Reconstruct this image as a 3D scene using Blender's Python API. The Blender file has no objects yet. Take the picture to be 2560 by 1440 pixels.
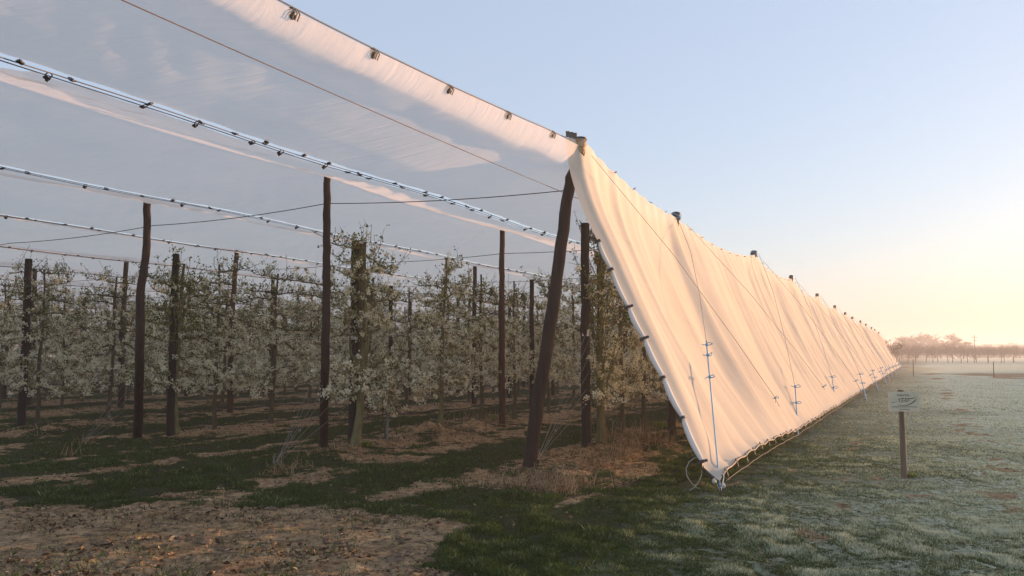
import bpy, math, random
import numpy as np
from mathutils import Vector

R = math.radians
random.seed(7)
RNG = np.random.default_rng(7)
sc = bpy.context.scene
COL = sc.collection

# ------------------------------------------------------------------ camera, sky, sun, exposure
F = 2070.0                       # focal length in pixels of the 2560 wide photograph
PITCH = R(4.56)
CH = 1.6
cam_d = bpy.data.cameras.new('camera')
cam_d.sensor_width = 36.0
cam_d.lens = 36.0 * F / 2560.0
cam_d.clip_start = 0.05
cam_d.clip_end = 6000
cam = bpy.data.objects.new('camera', cam_d)
COL.objects.link(cam)
cam.location = (0, 0, CH)
cam.rotation_euler = (R(90) + PITCH, 0, 0)
sc.camera = cam

SUN_AZ = 66.0                    # degrees clockwise from +Y
SUN_EL = 3.2
world = bpy.data.worlds.new('World')
sc.world = world
world.use_nodes = True
wn = world.node_tree
wn.nodes.clear()
sky = wn.nodes.new('ShaderNodeTexSky')
sky.sky_type = 'NISHITA'
sky.sun_disc = False
sky.sun_elevation = R(SUN_EL)
sky.sun_rotation = R(SUN_AZ)
sky.air_density = 1.0
sky.dust_density = 2.0
sky.ozone_density = 2.6
bg = wn.nodes.new('ShaderNodeBackground')
bg.inputs['Strength'].default_value = 0.10
wo = wn.nodes.new('ShaderNodeOutputWorld')
# thin high haze over the whole sky: clear sky seen through an even pale veil
veil = wn.nodes.new('ShaderNodeMixRGB')
veil.inputs[0].default_value = 0.6
veil.inputs[2].default_value = (1.08, 1.24, 1.52, 1)
wn.links.new(sky.outputs[0], veil.inputs[1])
wn.links.new(veil.outputs[0], bg.inputs[0])
wn.links.new(bg.outputs[0], wo.inputs[0])

sun_d = bpy.data.lights.new('sun', 'SUN')
sun_d.energy = 2.4
sun_d.angle = R(0.6)
sun_d.color = (0.90, 0.50, 0.26)
sun = bpy.data.objects.new('sun', sun_d)
COL.objects.link(sun)
_sd = Vector((math.sin(R(SUN_AZ)) * math.cos(R(SUN_EL)), math.cos(R(SUN_AZ)) * math.cos(R(SUN_EL)), math.sin(R(SUN_EL))))
sun.rotation_euler = _sd.to_track_quat('Z', 'Y').to_euler()
sun.location = (30, 10, 20)

sc.view_settings.view_transform = 'Standard'
sc.view_settings.look = 'None'
sc.view_settings.exposure = 2.55
sc.view_settings.gamma = 1
sc.view_settings.use_curve_mapping = False
sc.render.engine = 'CYCLES'
sc.cycles.use_denoising = True
sc.cycles.max_bounces = 10
sc.cycles.diffuse_bounces = 4
sc.cycles.transmission_bounces = 6
sc.cycles.transparent_max_bounces = 16
sc.cycles.volume_bounces = 1
sc.cycles.sample_clamp_indirect = 6


# ------------------------------------------------------------------ helpers
def P(px, py, Y):
    """point of the photograph's pixel (2560 wide) at world depth Y (metres ahead of the camera)"""
    u = (px - 1280) / F
    v = (720 - py) / F
    dy = math.cos(PITCH) - v * math.sin(PITCH)
    dz = math.sin(PITCH) + v * math.cos(PITCH)
    return np.array([u * Y / dy, Y, CH + dz * Y / dy])


def G(px, py, z=0.0):
    """ground point under a pixel"""
    v = (720 - py) / F
    dy = math.cos(PITCH) - v * math.sin(PITCH)
    dz = math.sin(PITCH) + v * math.cos(PITCH)
    t = (z - CH) / dz
    return np.array([(px - 1280) / F * t, dy * t, z])


RD = np.array([0.4928, 1.0]); RD = RD / np.linalg.norm(RD)       # along the orchard rows
ND = np.array([RD[1], -RD[0]])                                   # square to the rows, outwards (right)
OC = np.array([1.0, 11.8])                                       # top of the corner post, plan


def SW(s, w, z=0.0):
    p = OC + s * RD - w * ND
    return np.array([p[0], p[1], z])


def to_sw(x, y):
    rx, ry = x - OC[0], y - OC[1]
    return rx * RD[0] + ry * RD[1], -(rx * ND[0] + ry * ND[1])


def _hash(ix, iy, seed):
    h = (ix.astype(np.int64) * 374761393 + iy.astype(np.int64) * 668265263 + seed * 1442695041) & 0xffffffff
    h = ((h ^ (h >> 13)) * 1274126177) & 0xffffffff
    h = ((h ^ (h >> 16)) * 2246822519) & 0xffffffff
    return ((h ^ (h >> 15)) & 0xffffff) / float(0xffffff)


def vnoise(x, y, seed=0):
    x = np.asarray(x, float); y = np.asarray(y, float)
    x, y = np.broadcast_arrays(x, y)
    ix = np.floor(x); iy = np.floor(y)
    fx = x - ix; fy = y - iy
    fx = fx * fx * fx * (fx * (fx * 6 - 15) + 10); fy = fy * fy * fy * (fy * (fy * 6 - 15) + 10)
    a = _hash(ix, iy, seed); b = _hash(ix + 1, iy, seed)
    c = _hash(ix, iy + 1, seed); d = _hash(ix + 1, iy + 1, seed)
    return (a * (1 - fx) + b * fx) * (1 - fy) + (c * (1 - fx) + d * fx) * fy - 0.5


def fbm(x, y, seed=0, octv=4, lac=2.03, gain=0.5):
    t = 0.0; a = 1.0
    for i in range(octv):
        t = t + a * vnoise(np.asarray(x) * lac ** i + 17.3 * i, np.asarray(y) * lac ** i - 9.1 * i, seed + i)
        a *= gain
    return t


def sstep(a, b, x):
    t = np.clip((np.asarray(x, float) - a) / (b - a), 0, 1)
    return t * t * (3 - 2 * t)


class MB:
    """collects vertices and faces, then links them as one mesh object"""
    def __init__(self):
        self.v = []; self.f = []; self.n = 0; self.mi = []

    def add(self, verts, faces, mi=0):
        verts = np.asarray(verts, float).reshape(-1, 3)
        self.v.append(verts)
        n = self.n
        for f in faces:
            self.f.append([i + n for i in f]); self.mi.append(mi)
        self.n += len(verts)

    def tube(self, pts, rad, sides=6, cap=True, mi=0):
        pts = np.asarray(pts, float)
        m = len(pts)
        rad = np.broadcast_to(np.asarray(rad, float), (m,))
        tan = np.gradient(pts, axis=0)
        tan /= (np.linalg.norm(tan, axis=1, keepdims=True) + 1e-9)
        ref = np.array([0.0, 0, 1]) if abs(tan[:, 2]).mean() < 0.8 else np.array([0.0, 1, 0])
        a = np.cross(tan, ref); a /= (np.linalg.norm(a, axis=1, keepdims=True) + 1e-9)
        b = np.cross(tan, a)
        ang = np.arange(sides) * 2 * math.pi / sides
        ring = pts[:, None, :] + rad[:, None, None] * (np.cos(ang)[None, :, None] * a[:, None, :] + np.sin(ang)[None, :, None] * b[:, None, :])
        faces = []
        for i in range(m - 1):
            for j in range(sides):
                k = (j + 1) % sides
                faces.append((i * sides + j, i * sides + k, (i + 1) * sides + k, (i + 1) * sides + j))
        if cap:
            faces.append(tuple(range(sides))); faces.append(tuple((m - 1) * sides + j for j in reversed(range(sides))))
        self.add(ring.reshape(-1, 3), faces, mi)

    def box(self, c, h, ax=None, mi=0):
        ax = np.eye(3) if ax is None else np.asarray(ax, float)
        vs = []
        for sx in (-1, 1):
            for sy in (-1, 1):
                for sz in (-1, 1):
                    vs.append(np.asarray(c) + sx * h[0] * ax[0] + sy * h[1] * ax[1] + sz * h[2] * ax[2])
        self.add(vs, [(0, 1, 3, 2), (4, 6, 7, 5), (0, 4, 5, 1), (2, 3, 7, 6), (0, 2, 6, 4), (1, 5, 7, 3)], mi)

    def build(self, name, mats, parent=None, smooth=True):
        me = bpy.data.meshes.new(name)
        v = np.concatenate(self.v) if self.v else np.zeros((0, 3))
        me.from_pydata(v.tolist(), [], self.f)
        if not isinstance(mats, (list, tuple)): mats = [mats]
        for m in mats: me.materials.append(m)
        if len(mats) > 1: me.polygons.foreach_set('material_index', self.mi)
        if smooth: me.polygons.foreach_set('use_smooth', [True] * len(me.polygons))
        me.update()
        o = bpy.data.objects.new(name, me)
        COL.objects.link(o)
        if parent is not None: o.parent = parent
        return o


def fastmesh(name, verts, nside, mat, attrs=None, parent=None, smooth=False, link=True):
    """mesh from an array of loose polygons with nside corners each"""
    verts = np.asarray(verts, np.float32).reshape(-1, 3)
    nv = len(verts); nf = nv // nside
    me = bpy.data.meshes.new(name)
    me.vertices.add(nv); me.loops.add(nv); me.polygons.add(nf)
    me.vertices.foreach_set('co', verts.ravel())
    me.loops.foreach_set('vertex_index', np.arange(nv, dtype=np.int32))
    me.polygons.foreach_set('loop_start', np.arange(0, nv, nside, dtype=np.int32))
    me.polygons.foreach_set('loop_total', np.full(nf, nside, np.int32))
    if smooth: me.polygons.foreach_set('use_smooth', np.ones(nf, bool))
    for k, arr in (attrs or {}).items():
        a = me.attributes.new(k, 'FLOAT', 'POINT')
        a.data.foreach_set('value', np.asarray(arr, np.float32))
    me.materials.append(mat)
    me.update(calc_edges=True)
    o = bpy.data.objects.new(name, me)
    if link: COL.objects.link(o)
    if parent is not None: o.parent = parent
    return o


def gridmesh(name, X, Y, Z, mat, attrs=None, parent=None, smooth=True):
    m, n = X.shape
    v = np.stack([X, Y, Z], -1).reshape(-1, 3).astype(np.float32)
    idx = np.arange(m * n).reshape(m, n)
    q = np.stack([idx[:-1, :-1], idx[1:, :-1], idx[1:, 1:], idx[:-1, 1:]], -1).reshape(-1, 4)
    me = bpy.data.meshes.new(name)
    nf = len(q)
    me.vertices.add(m * n); me.loops.add(nf * 4); me.polygons.add(nf)
    me.vertices.foreach_set('co', v.ravel())
    me.loops.foreach_set('vertex_index', q.ravel().astype(np.int32))
    me.polygons.foreach_set('loop_start', np.arange(0, nf * 4, 4, dtype=np.int32))
    me.polygons.foreach_set('loop_total', np.full(nf, 4, np.int32))
    me.polygons.foreach_set('use_smooth', np.ones(nf, bool))
    for k, arr in (attrs or {}).items():
        a = me.attributes.new(k, 'FLOAT', 'POINT')
        a.data.foreach_set('value', np.asarray(arr, np.float32).ravel())
    me.materials.append(mat)
    me.update(calc_edges=True)
    o = bpy.data.objects.new(name, me)
    COL.objects.link(o)
    if parent is not None: o.parent = parent
    return o


def tag(o, label=None, cat=None, group=None, kind=None):
    if label: o['label'] = label
    if cat: o['category'] = cat
    if group: o['group'] = group
    if kind: o['kind'] = kind
    return o


def empty(name, loc=(0, 0, 0), rz=0.0):
    o = bpy.data.objects.new(name, None)
    o.empty_display_size = 0.2
    COL.objects.link(o)
    o.location = tuple(float(c) for c in loc); o.rotation_euler = (0, 0, rz)
    return o


def keep(o, parent):
    """parent a mesh made in world coordinates to a thing standing somewhere"""
    o.parent = parent
    l = parent.location
    o.location = (-l[0], -l[1], -l[2])
    return o


ORD = ['first', 'second', 'third', 'fourth', 'fifth', 'sixth', 'seventh', 'eighth', 'ninth', 'tenth', 'eleventh', 'twelfth',
       'thirteenth', 'fourteenth', 'fifteenth', 'sixteenth', 'seventeenth', 'eighteenth', 'nineteenth', 'twentieth']
ORD += ['twenty-' + w for w in ORD[:9]] + ['thirtieth'] + ['thirty-' + w for w in ORD[:9]] + ['fortieth'] + ['forty-' + w for w in ORD[:9]] + ['fiftieth'] + ['fifty-' + w for w in ORD[:9]]


# ------------------------------------------------------------------ materials
def nmat(name):
    m = bpy.data.materials.new(name)
    m.use_nodes = True
    nt = m.node_tree
    nt.nodes.clear()
    out = nt.nodes.new('ShaderNodeOutputMaterial')
    return m, nt, out


def N(nt, t, **kw):
    n = nt.nodes.new(t)
    for k, v in kw.items():
        if k.startswith('i_'):
            key = k[2:].replace('_', ' ')
            n.inputs[key].default_value = v
        else:
            setattr(n, k, v)
    return n


def noise_ramp(nt, scale, c1, c2, p1=0.35, p2=0.65, vec=None, detail=4, rough=0.6):
    no = N(nt, 'ShaderNodeTexNoise'); no.inputs['Scale'].default_value = scale; no.inputs['Detail'].default_value = detail
    no.inputs['Roughness'].default_value = rough
    if vec is not None: nt.links.new(vec, no.inputs['Vector'])
    cr = N(nt, 'ShaderNodeValToRGB')
    cr.color_ramp.elements[0].position = p1; cr.color_ramp.elements[1].position = p2
    cr.color_ramp.elements[0].color = (*c1, 1); cr.color_ramp.elements[1].color = (*c2, 1)
    nt.links.new(no.outputs['Fac'], cr.inputs['Fac'])
    return cr.outputs['Color'], no.outputs['Fac']


def simple(name, c1, c2=None, scale=8, rough=0.7, bump=0.0, metallic=0.0, stretch=None):
    m, nt, out = nmat(name)
    b = N(nt, 'ShaderNodeBsdfPrincipled')
    b.inputs['Roughness'].default_value = rough; b.inputs['Metallic'].default_value = metallic
    tc = N(nt, 'ShaderNodeTexCoord'); vec = tc.outputs['Object']
    if stretch:
        mp = N(nt, 'ShaderNodeMapping'); mp.inputs['Scale'].default_value = stretch
        nt.links.new(vec, mp.inputs['Vector']); vec = mp.outputs['Vector']
    col, fac = noise_ramp(nt, scale, c1, c2 or c1, 0.3, 0.7, vec)
    nt.links.new(col, b.inputs['Base Color'])
    if bump:
        bp = N(nt, 'ShaderNodeBump'); bp.inputs['Strength'].default_value = bump; bp.inputs['Distance'].default_value = 0.01
        nt.links.new(fac, bp.inputs['Height']); nt.links.new(bp.outputs[0], b.inputs['Normal'])
    nt.links.new(b.outputs[0], out.inputs['Surface'])
    return m


def fabric(name, col, transp=0.05, transl=0.5, bump=0.25):
    m, nt, out = nmat(name)
    tc = N(nt, 'ShaderNodeTexCoord')
    c, f = noise_ramp(nt, 0.7, tuple(x * 0.93 for x in col), col, 0.35, 0.7, tc.outputs['Object'], 5)
    # wrinkles: two stretched noises
    mp = N(nt, 'ShaderNodeMapping'); mp.inputs['Rotation'].default_value = (0, 0, R(-50)); mp.inputs['Scale'].default_value = (0.5, 2.6, 0.6)
    nt.links.new(tc.outputs['Object'], mp.inputs['Vector'])
    n1 = N(nt, 'ShaderNodeTexNoise'); n1.inputs['Scale'].default_value = 3.0; n1.inputs['Detail'].default_value = 5; n1.inputs['Distortion'].default_value = 0.6
    nt.links.new(mp.outputs[0], n1.inputs['Vector'])
    n2 = N(nt, 'ShaderNodeTexNoise'); n2.inputs['Scale'].default_value = 220; n2.inputs['Detail'].default_value = 1
    nt.links.new(tc.outputs['Object'], n2.inputs['Vector'])
    b1 = N(nt, 'ShaderNodeBump'); b1.inputs['Strength'].default_value = bump; b1.inputs['Distance'].default_value = 0.06
    nt.links.new(n1.outputs['Fac'], b1.inputs['Height'])
    b2 = N(nt, 'ShaderNodeBump'); b2.inputs['Strength'].default_value = 0.15; b2.inputs['Distance'].default_value = 0.002
    nt.links.new(n2.outputs['Fac'], b2.inputs['Height']); nt.links.new(b1.outputs[0], b2.inputs['Normal'])
    d = N(nt, 'ShaderNodeBsdfDiffuse'); t = N(nt, 'ShaderNodeBsdfTranslucent'); tr = N(nt, 'ShaderNodeBsdfTransparent')
    for s in (d, t):
        nt.links.new(c, s.inputs['Color']); nt.links.new(b2.outputs[0], s.inputs['Normal'])
    m1 = N(nt, 'ShaderNodeMixShader'); m1.inputs[0].default_value = transl
    nt.links.new(d.outputs[0], m1.inputs[1]); nt.links.new(t.outputs[0], m1.inputs[2])
    m2 = N(nt, 'ShaderNodeMixShader'); m2.inputs[0].default_value = transp
    nt.links.new(m1.outputs[0], m2.inputs[1]); nt.links.new(tr.outputs[0], m2.inputs[2])
    nt.links.new(m2.outputs[0], out.inputs['Surface'])
    return m


def leafy(name, cols, transl=0.35, rough=0.8, attr='tint'):
    """small leaves, petals, blades: colour picked along a ramp by the attribute tint"""
    m, nt, out = nmat(name)
    a = N(nt, 'ShaderNodeAttribute'); a.attribute_name = attr
    cr = N(nt, 'ShaderNodeValToRGB')
    e = cr.color_ramp.elements
    while len(e) < len(cols): e.new(0.5)
    for i, c in enumerate(cols):
        e[i].position = i / (len(cols) - 1); e[i].color = (*c, 1)
    nt.links.new(a.outputs['Fac'], cr.inputs['Fac'])
    d = N(nt, 'ShaderNodeBsdfDiffuse'); t = N(nt, 'ShaderNodeBsdfTranslucent')
    nt.links.new(cr.outputs[0], d.inputs[0]); nt.links.new(cr.outputs[0], t.inputs[0])
    mx = N(nt, 'ShaderNodeMixShader'); mx.inputs[0].default_value = transl
    nt.links.new(d.outputs[0], mx.inputs[1]); nt.links.new(t.outputs[0], mx.inputs[2])
    nt.links.new(mx.outputs[0], out.inputs['Surface'])
    return m


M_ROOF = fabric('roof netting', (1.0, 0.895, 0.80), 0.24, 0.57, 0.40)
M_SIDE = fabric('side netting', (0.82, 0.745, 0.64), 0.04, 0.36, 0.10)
M_HEM = fabric('white hem', (0.82, 0.81, 0.79), 0.0, 0.15, 0.05)
M_POST = simple('creosoted post', (0.004, 0.003, 0.0026), (0.045, 0.021, 0.014), 14, 0.75, 0.9, stretch=(1, 1, 0.12))
M_POST2 = simple('dark trellis post', (0.008, 0.006, 0.005), (0.026, 0.018, 0.014), 18, 0.85, 0.9, stretch=(1, 1, 0.15))
M_REDPOST = simple('reddish post', (0.035, 0.014, 0.009), (0.085, 0.036, 0.022), 16, 0.8, 0.9, stretch=(1, 1, 0.12))
M_PALEPOST = simple('sawn post end', (0.38, 0.25, 0.15), (0.5, 0.36, 0.22), 10, 0.8, 0.3, stretch=(1, 1, 0.2))
M_SIGNPOST = simple('weathered sign post', (0.10, 0.085, 0.065), (0.17, 0.15, 0.12), 20, 0.9, 0.8, stretch=(1, 1, 0.1))
M_CABLE = simple('dark wire', (0.05, 0.045, 0.045), (0.08, 0.07, 0.07), 20, 0.6)
M_REDWIRE = simple('rusty wire', (0.07, 0.045, 0.04), (0.10, 0.06, 0.05), 20, 0.7)
M_STEEL = simple('galvanised wire', (0.22, 0.21, 0.20), (0.30, 0.29, 0.28), 20, 0.6, metallic=0.3)
M_CLIP = simple('dark plastic clip', (0.02, 0.02, 0.025), (0.035, 0.035, 0.04), 30, 0.5)
M_CLIPW = simple('grey brown clip', (0.10, 0.085, 0.075), (0.16, 0.14, 0.12), 30, 0.6)
M_BLUE = simple('blue polypropylene rope', (0.06, 0.29, 0.55), (0.10, 0.38, 0.64), 60, 0.6)
M_ROPE = simple('grey guy line', (0.22, 0.22, 0.24), (0.30, 0.30, 0.32), 60, 0.7)
M_PIPE = simple('black irrigation pipe', (0.018, 0.018, 0.018), (0.035, 0.033, 0.03), 8, 0.6)
M_HOSE = simple('pale hose', (0.30, 0.31, 0.26), (0.38, 0.38, 0.33), 8, 0.4)
M_PLATE = simple('white number plate', (0.60, 0.59, 0.55), (0.68, 0.67, 0.63), 12, 0.6)
M_INK = simple('dark green ink', (0.03, 0.045, 0.04), (0.035, 0.045, 0.038), 12, 0.7)
M_BOARD = simple('cream sign board', (0.56, 0.51, 0.38), (0.64, 0.59, 0.45), 7, 0.6)
M_BARK = simple('pear bark', (0.05, 0.042, 0.028), (0.12, 0.105, 0.06), 22, 0.95, 0.9, stretch=(1, 1, 0.35))
M_BARK2 = simple('lichened bark', (0.08, 0.075, 0.03), (0.21, 0.20, 0.10), 14, 0.95, 0.9, stretch=(1, 1, 0.4))
M_FARBARK = simple('bare winter twigs', (0.085, 0.068, 0.060), (0.12, 0.098, 0.088), 3, 0.95)
M_FLOWER = leafy('pear blossom', [(0.26, 0.23, 0.12), (0.52, 0.48, 0.32), (0.84, 0.80, 0.64), (0.95, 0.95, 0.79)], 0.4)
M_LEAF = leafy('young pear leaves', [(0.03, 0.05, 0.012), (0.13, 0.18, 0.04), (0.36, 0.42, 0.12)], 0.4)
M_GRASS = leafy('grass blades', [(0.016, 0.034, 0.007), (0.048, 0.092, 0.020), (0.10, 0.135, 0.055), (0.33, 0.37, 0.21), (0.72, 0.74, 0.58)], 0.3)
M_STRAW = leafy('dead stalks', [(0.16, 0.10, 0.055), (0.36, 0.25, 0.15), (0.58, 0.44, 0.28)], 0.2)
M_LITTER = leafy('leaf litter', [(0.04, 0.028, 0.018), (0.10, 0.07, 0.045), (0.22, 0.16, 0.10), (0.42, 0.34, 0.23)], 0.1)
M_CLOD = simple('soil clods', (0.08, 0.05, 0.032), (0.20, 0.14, 0.09), 9, 0.95, 0.8)
M_BLUEGUARD = simple('blue grey tree guard', (0.12, 0.15, 0.17), (0.18, 0.21, 0.23), 12, 0.7)


# ------------------------------------------------------------------ ground
def gauss(x, y, c, r, rot=0.0):
    dx, dy = x - c[0], y - c[1]
    ca, sa = math.cos(rot), math.sin(rot)
    a = (dx * ca + dy * sa) / r[0]; b = (-dx * sa + dy * ca) / r[1]
    return np.exp(-(a * a + b * b))


ROWANG = math.atan2(RD[1], RD[0])


def masks(x, y):
    """soil 0..1 (bare earth), frost 0..1, at plan points"""
    s, w = to_sw(x, y)
    # inside the orchard: bare strip under each tree row, wheel marks, grass down the middle
    ph = (w - 0.4) / 4.2
    d_row = np.abs(ph - np.round(ph)) * 4.2                     # distance from the nearest tree row
    inside = sstep(-0.6, 0.5, w)
    strip = 1 - sstep(0.75, 1.15, d_row)
    wheel = np.exp(-((d_row - 1.25) / 0.22) ** 2) * 0.75
    deep = sstep(-1.5, 1.5, s)
    soil_in = np.clip(strip * 0.85 * deep + wheel, 0, 1)
    # headland in front of the rows
    head = 1 - sstep(-4.9, -3.4, s + 0.15 * (w - 2))
    alley0 = (1 - np.exp(-((w - 1.9) / 0.62) ** 4)) * (0.92 - 0.35 * sstep(2, 8, s))
    k0 = (1 - sstep(3.2, 3.8, w)) * sstep(-1.0, -0.2, w)
    k0 = k0 * (1 - (1 - sstep(.6, 1.3, w)) * (1 - sstep(-2.6, -1.4, s)))
    soil_in = soil_in * (1 - k0) + np.maximum(alley0, 0) * k0
    patch = np.exp(-((w - 3.95) / 0.55) ** 2) * (1 - sstep(-1.6, -0.6, s))
    soil_in = np.clip(soil_in + 0.30 * (1 - deep) * (w > 3.4) - 0.9 * patch, 0, 1)
    soil_head = 0.42 + 0 * x
    for (px, py, rx, ry, amp) in ((150, 1330, 2.2, 1.3, 1.2), (520, 1400, 1.3, 1.0, 1.0), (60, 1430, 1.2, 0.8, 0.9), (900, 1390, 0.9, 0.9, 0.75), (800, 1270, 1.0, 0.55, 0.5),
                                  (1140, 1320, 0.36, 0.16, 0.95), (1000, 1350, 0.5, 0.2, 0.5), (950, 1210, 0.9, 0.25, 0.5), (330, 1190, 1.5, 0.25, 0.2),
                                  (1060, 1425, 0.4, 0.3, 0.3), (700, 1330, 0.9, 0.6, 0.6)):
        soil_head = soil_head + amp * gauss(x, y, G(px, py)[:2], (rx, ry), 0.25)
    for (px, py, rx, ry, amp) in ((1150, 1110 + 150, 1.2, 0.35, 1.0), (870, 1232, 1.6, 0.22, 0.9), (1330, 1400, 0.7, 0.9, 1.2), (1180, 1400, 0.35, 0.25, 0.9), (150, 1290, 0.45, 0.12, 0.7),
                                  (450, 1225, 0.9, 0.22, 0.75), (100, 1180, 2.0, 0.5, 0.7), (1500, 1300, 1.0, 0.9, 1.2), (1280, 1345, 0.2, 0.12, 0.6), (1210, 1245, 0.9, 0.3, 0.8)):
        soil_head = soil_head - amp * gauss(x, y, G(px, py)[:2], (rx, ry), 0.25)
    soil_in2 = soil_in
    soil = soil_head * head + soil_in2 * (1 - head)
    # outside (right of the netting): tracks with bare patches
    fld = sstep(-1.5, -2.6, w) if False else 1 - sstep(-2.6, -1.3, w)
    trk = 0.26 * np.exp(-((w + 3.4 - 0.1 * np.sin(s * 0.3)) / 0.33) ** 2) + 0.55 * np.exp(-((w + 5.2) / 0.35) ** 2)
    far_trk = 0.35 * np.exp(-((w + 9.3) / 0.9) ** 2) * (1 - sstep(55, 90, y)) + 0.15 * np.exp(-((w + 17.5) / 2.4) ** 2) * sstep(38, 52, y)
    plough = np.clip(gauss(x, y, G(2640, 940)[:2], (7, 9), 0.3) * 1.6, 0, 1)
    soil = soil * (1 - fld) + (trk + far_trk + plough) * fld
    nz = fbm(x * 1.1, y * 1.1, 5, 4)
    nz2 = fbm(x * 5.0, y * 5.0, 15, 3)
    nz3 = fbm(x * 2.6, y * 2.6, 25, 3)
    soil = np.clip(sstep(0.18, 0.92, soil * .85 + 0.55 * nz + 0.55 * nz3 + 0.35 * nz2), 0, 1)
    fr = (1 - sstep(-3.2, -1.4, w + 0.7 * fbm(x * 0.5, y * 0.5, 8, 3))) * 0.42 + (1 - sstep(-6.5, -2.8, w)) * 0.70
    frost = np.clip(fr * (1 + 0.5 * fbm(x * 0.35, y * 0.35, 28, 3)), 0, 1)
    soil = soil * (1 - 0.85 * fld * sstep(45, 75, y) * (1 - np.clip(plough, 0, 1)))
    return soil, frost


def ground_z(x, y):
    s, w = to_sw(x, y)
    near = 1 - sstep(30, 60, np.hypot(x, y - 8))
    z = 0.020 * fbm(x * 2.3, y * 2.3, 3, 4) + 0.030 * fbm(x * 0.6, y * 0.6, 13, 2)
    z = z + 0.030 * fbm(x * 6.0, y * 6.0, 23, 3)
    for k in range(0, 5):                                      # soil ridged up a little along each tree row
        z = z + 0.06 * np.exp(-((w - 4.2 * k - 0.4) / 0.45) ** 2) * sstep(-0.5, 1.0, s)
    for (px, py, r, h) in ((1080, 1092, 0.5, 0.20), (830, 1150, 0.35, 0.12), (335, 1112, 0.25, 0.08), (140, 1080, 0.9, 0.12), (1190, 1075, 0.4, 0.14), (1380, 1190, 0.45, 0.10), (1560, 1120, 0.7, 0.12),
                           (2262, 1197, 0.13, 0.03), (1225, 1120, 0.5, 0.05)):
        c = G(px, py)[:2]
        z = z + h * gauss(x, y, c, (r, r)) * (1 + 0.8 * fbm(x * 7, y * 7, 77, 2))
    return z * near


def axis(lo, hi, step, outer, g=1.09):
    a = list(np.arange(lo, hi + 1e-6, step))
    st = step; v = hi; right = []
    while v < outer:
        st *= g; v += st; right.append(v)
    st = step; v = lo; left = []
    while v > -outer:
        st *= g; v -= st; left.append(v)
    return np.array(left[::-1] + a + right)


gx = axis(-10, 9, 0.055, 1800, 1.06)
gy = axis(3.2, 22, 0.055, 1800, 1.06)
GX, GY = np.meshgrid(gx, gy, indexing='ij')
GZ = ground_z(GX, GY)
GS, GF = masks(GX, GY)

m, nt, out = nmat('meadow and bare earth')
M_GROUND = m
tc = N(nt, 'ShaderNodeTexCoord'); V = tc.outputs['Object']
asoil = N(nt, 'ShaderNodeAttribute'); asoil.attribute_name = 'soil'
afrost = N(nt, 'ShaderNodeAttribute'); afrost.attribute_name = 'frost'
soilc, sf = noise_ramp(nt, 8.0, (0.050, 0.034, 0.021), (0.64, 0.455, 0.26), 0.36, 0.66, V, 10, 0.78)
soil2, _ = noise_ramp(nt, 1.3, (0.60, 0.55, 0.5), (1, 1, 1), 0.35, 0.65, V, 4)
mulS = N(nt, 'ShaderNodeMixRGB'); mulS.blend_type = 'MULTIPLY'; mulS.inputs[0].default_value = 0.8
nt.links.new(soilc, mulS.inputs[1]); nt.links.new(soil2, mulS.inputs[2])
grc, gf = noise_ramp(nt, 11.0, (0.010, 0.014, 0.005), (0.050, 0.066, 0.022), 0.3, 0.7, V, 7, 0.7)
frc, ff = noise_ramp(nt, 9.0, (0.22, 0.25, 0.14), (0.70, 0.73, 0.55), 0.36, 0.60, V, 10, 0.82)
mf = N(nt, 'ShaderNodeMixRGB'); nt.links.new(afrost.outputs['Fac'], mf.inputs[0]); nt.links.new(grc, mf.inputs[1]); nt.links.new(frc, mf.inputs[2])
br, bf = noise_ramp(nt, 16.0, (0, 0, 0), (1, 1, 1), 0.40, 0.60, V, 5, 0.7)
addm = N(nt, 'ShaderNodeMath', operation='MULTIPLY_ADD')
nt.links.new(bf, addm.inputs[0]); addm.inputs[1].default_value = 0.9; addm.inputs[2].default_value = -0.45
sm = N(nt, 'ShaderNodeMath', operation='ADD'); nt.links.new(asoil.outputs['Fac'], sm.inputs[0]); nt.links.new(addm.outputs[0], sm.inputs[1])
mr = N(nt, 'ShaderNodeMapRange'); mr.inputs['From Min'].default_value = 0.38; mr.inputs['From Max'].default_value = 0.62
nt.links.new(sm.outputs[0], mr.inputs['Value'])
mg = N(nt, 'ShaderNodeMixRGB'); nt.links.new(mr.outputs[0], mg.inputs[0]); nt.links.new(mf.outputs[0], mg.inputs[1]); nt.links.new(mulS.outputs[0], mg.inputs[2])
bs = N(nt, 'ShaderNodeBsdfPrincipled'); bs.inputs['Roughness'].default_value = 0.95
bs.inputs['Specular IOR Level'].default_value = 0.15
nt.links.new(mg.outputs[0], bs.inputs['Base Color'])
bn = N(nt, 'ShaderNodeTexNoise'); bn.inputs['Scale'].default_value = 14; bn.inputs['Detail'].default_value = 9; bn.inputs['Roughness'].default_value = 0.7
nt.links.new(V, bn.inputs['Vector'])
bp = N(nt, 'ShaderNodeBump'); bp.inputs['Strength'].default_value = 0.9; bp.inputs['Distance'].default_value = 0.05
nt.links.new(bn.outputs['Fac'], bp.inputs['Height']); nt.links.new(bp.outputs[0], bs.inputs['Normal'])
nt.links.new(bs.outputs[0], out.inputs['Surface'])
ground = gridmesh('ground', GX, GY, GZ, M_GROUND, {'soil': GS, 'frost': GF})
tag(ground, 'orchard floor and frosted meadow with bare earth patches', None, None, 'structure')


# ------------------------------------------------------------------ roof netting
RIDGE0 = 4.62
ROWS = 15


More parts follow.
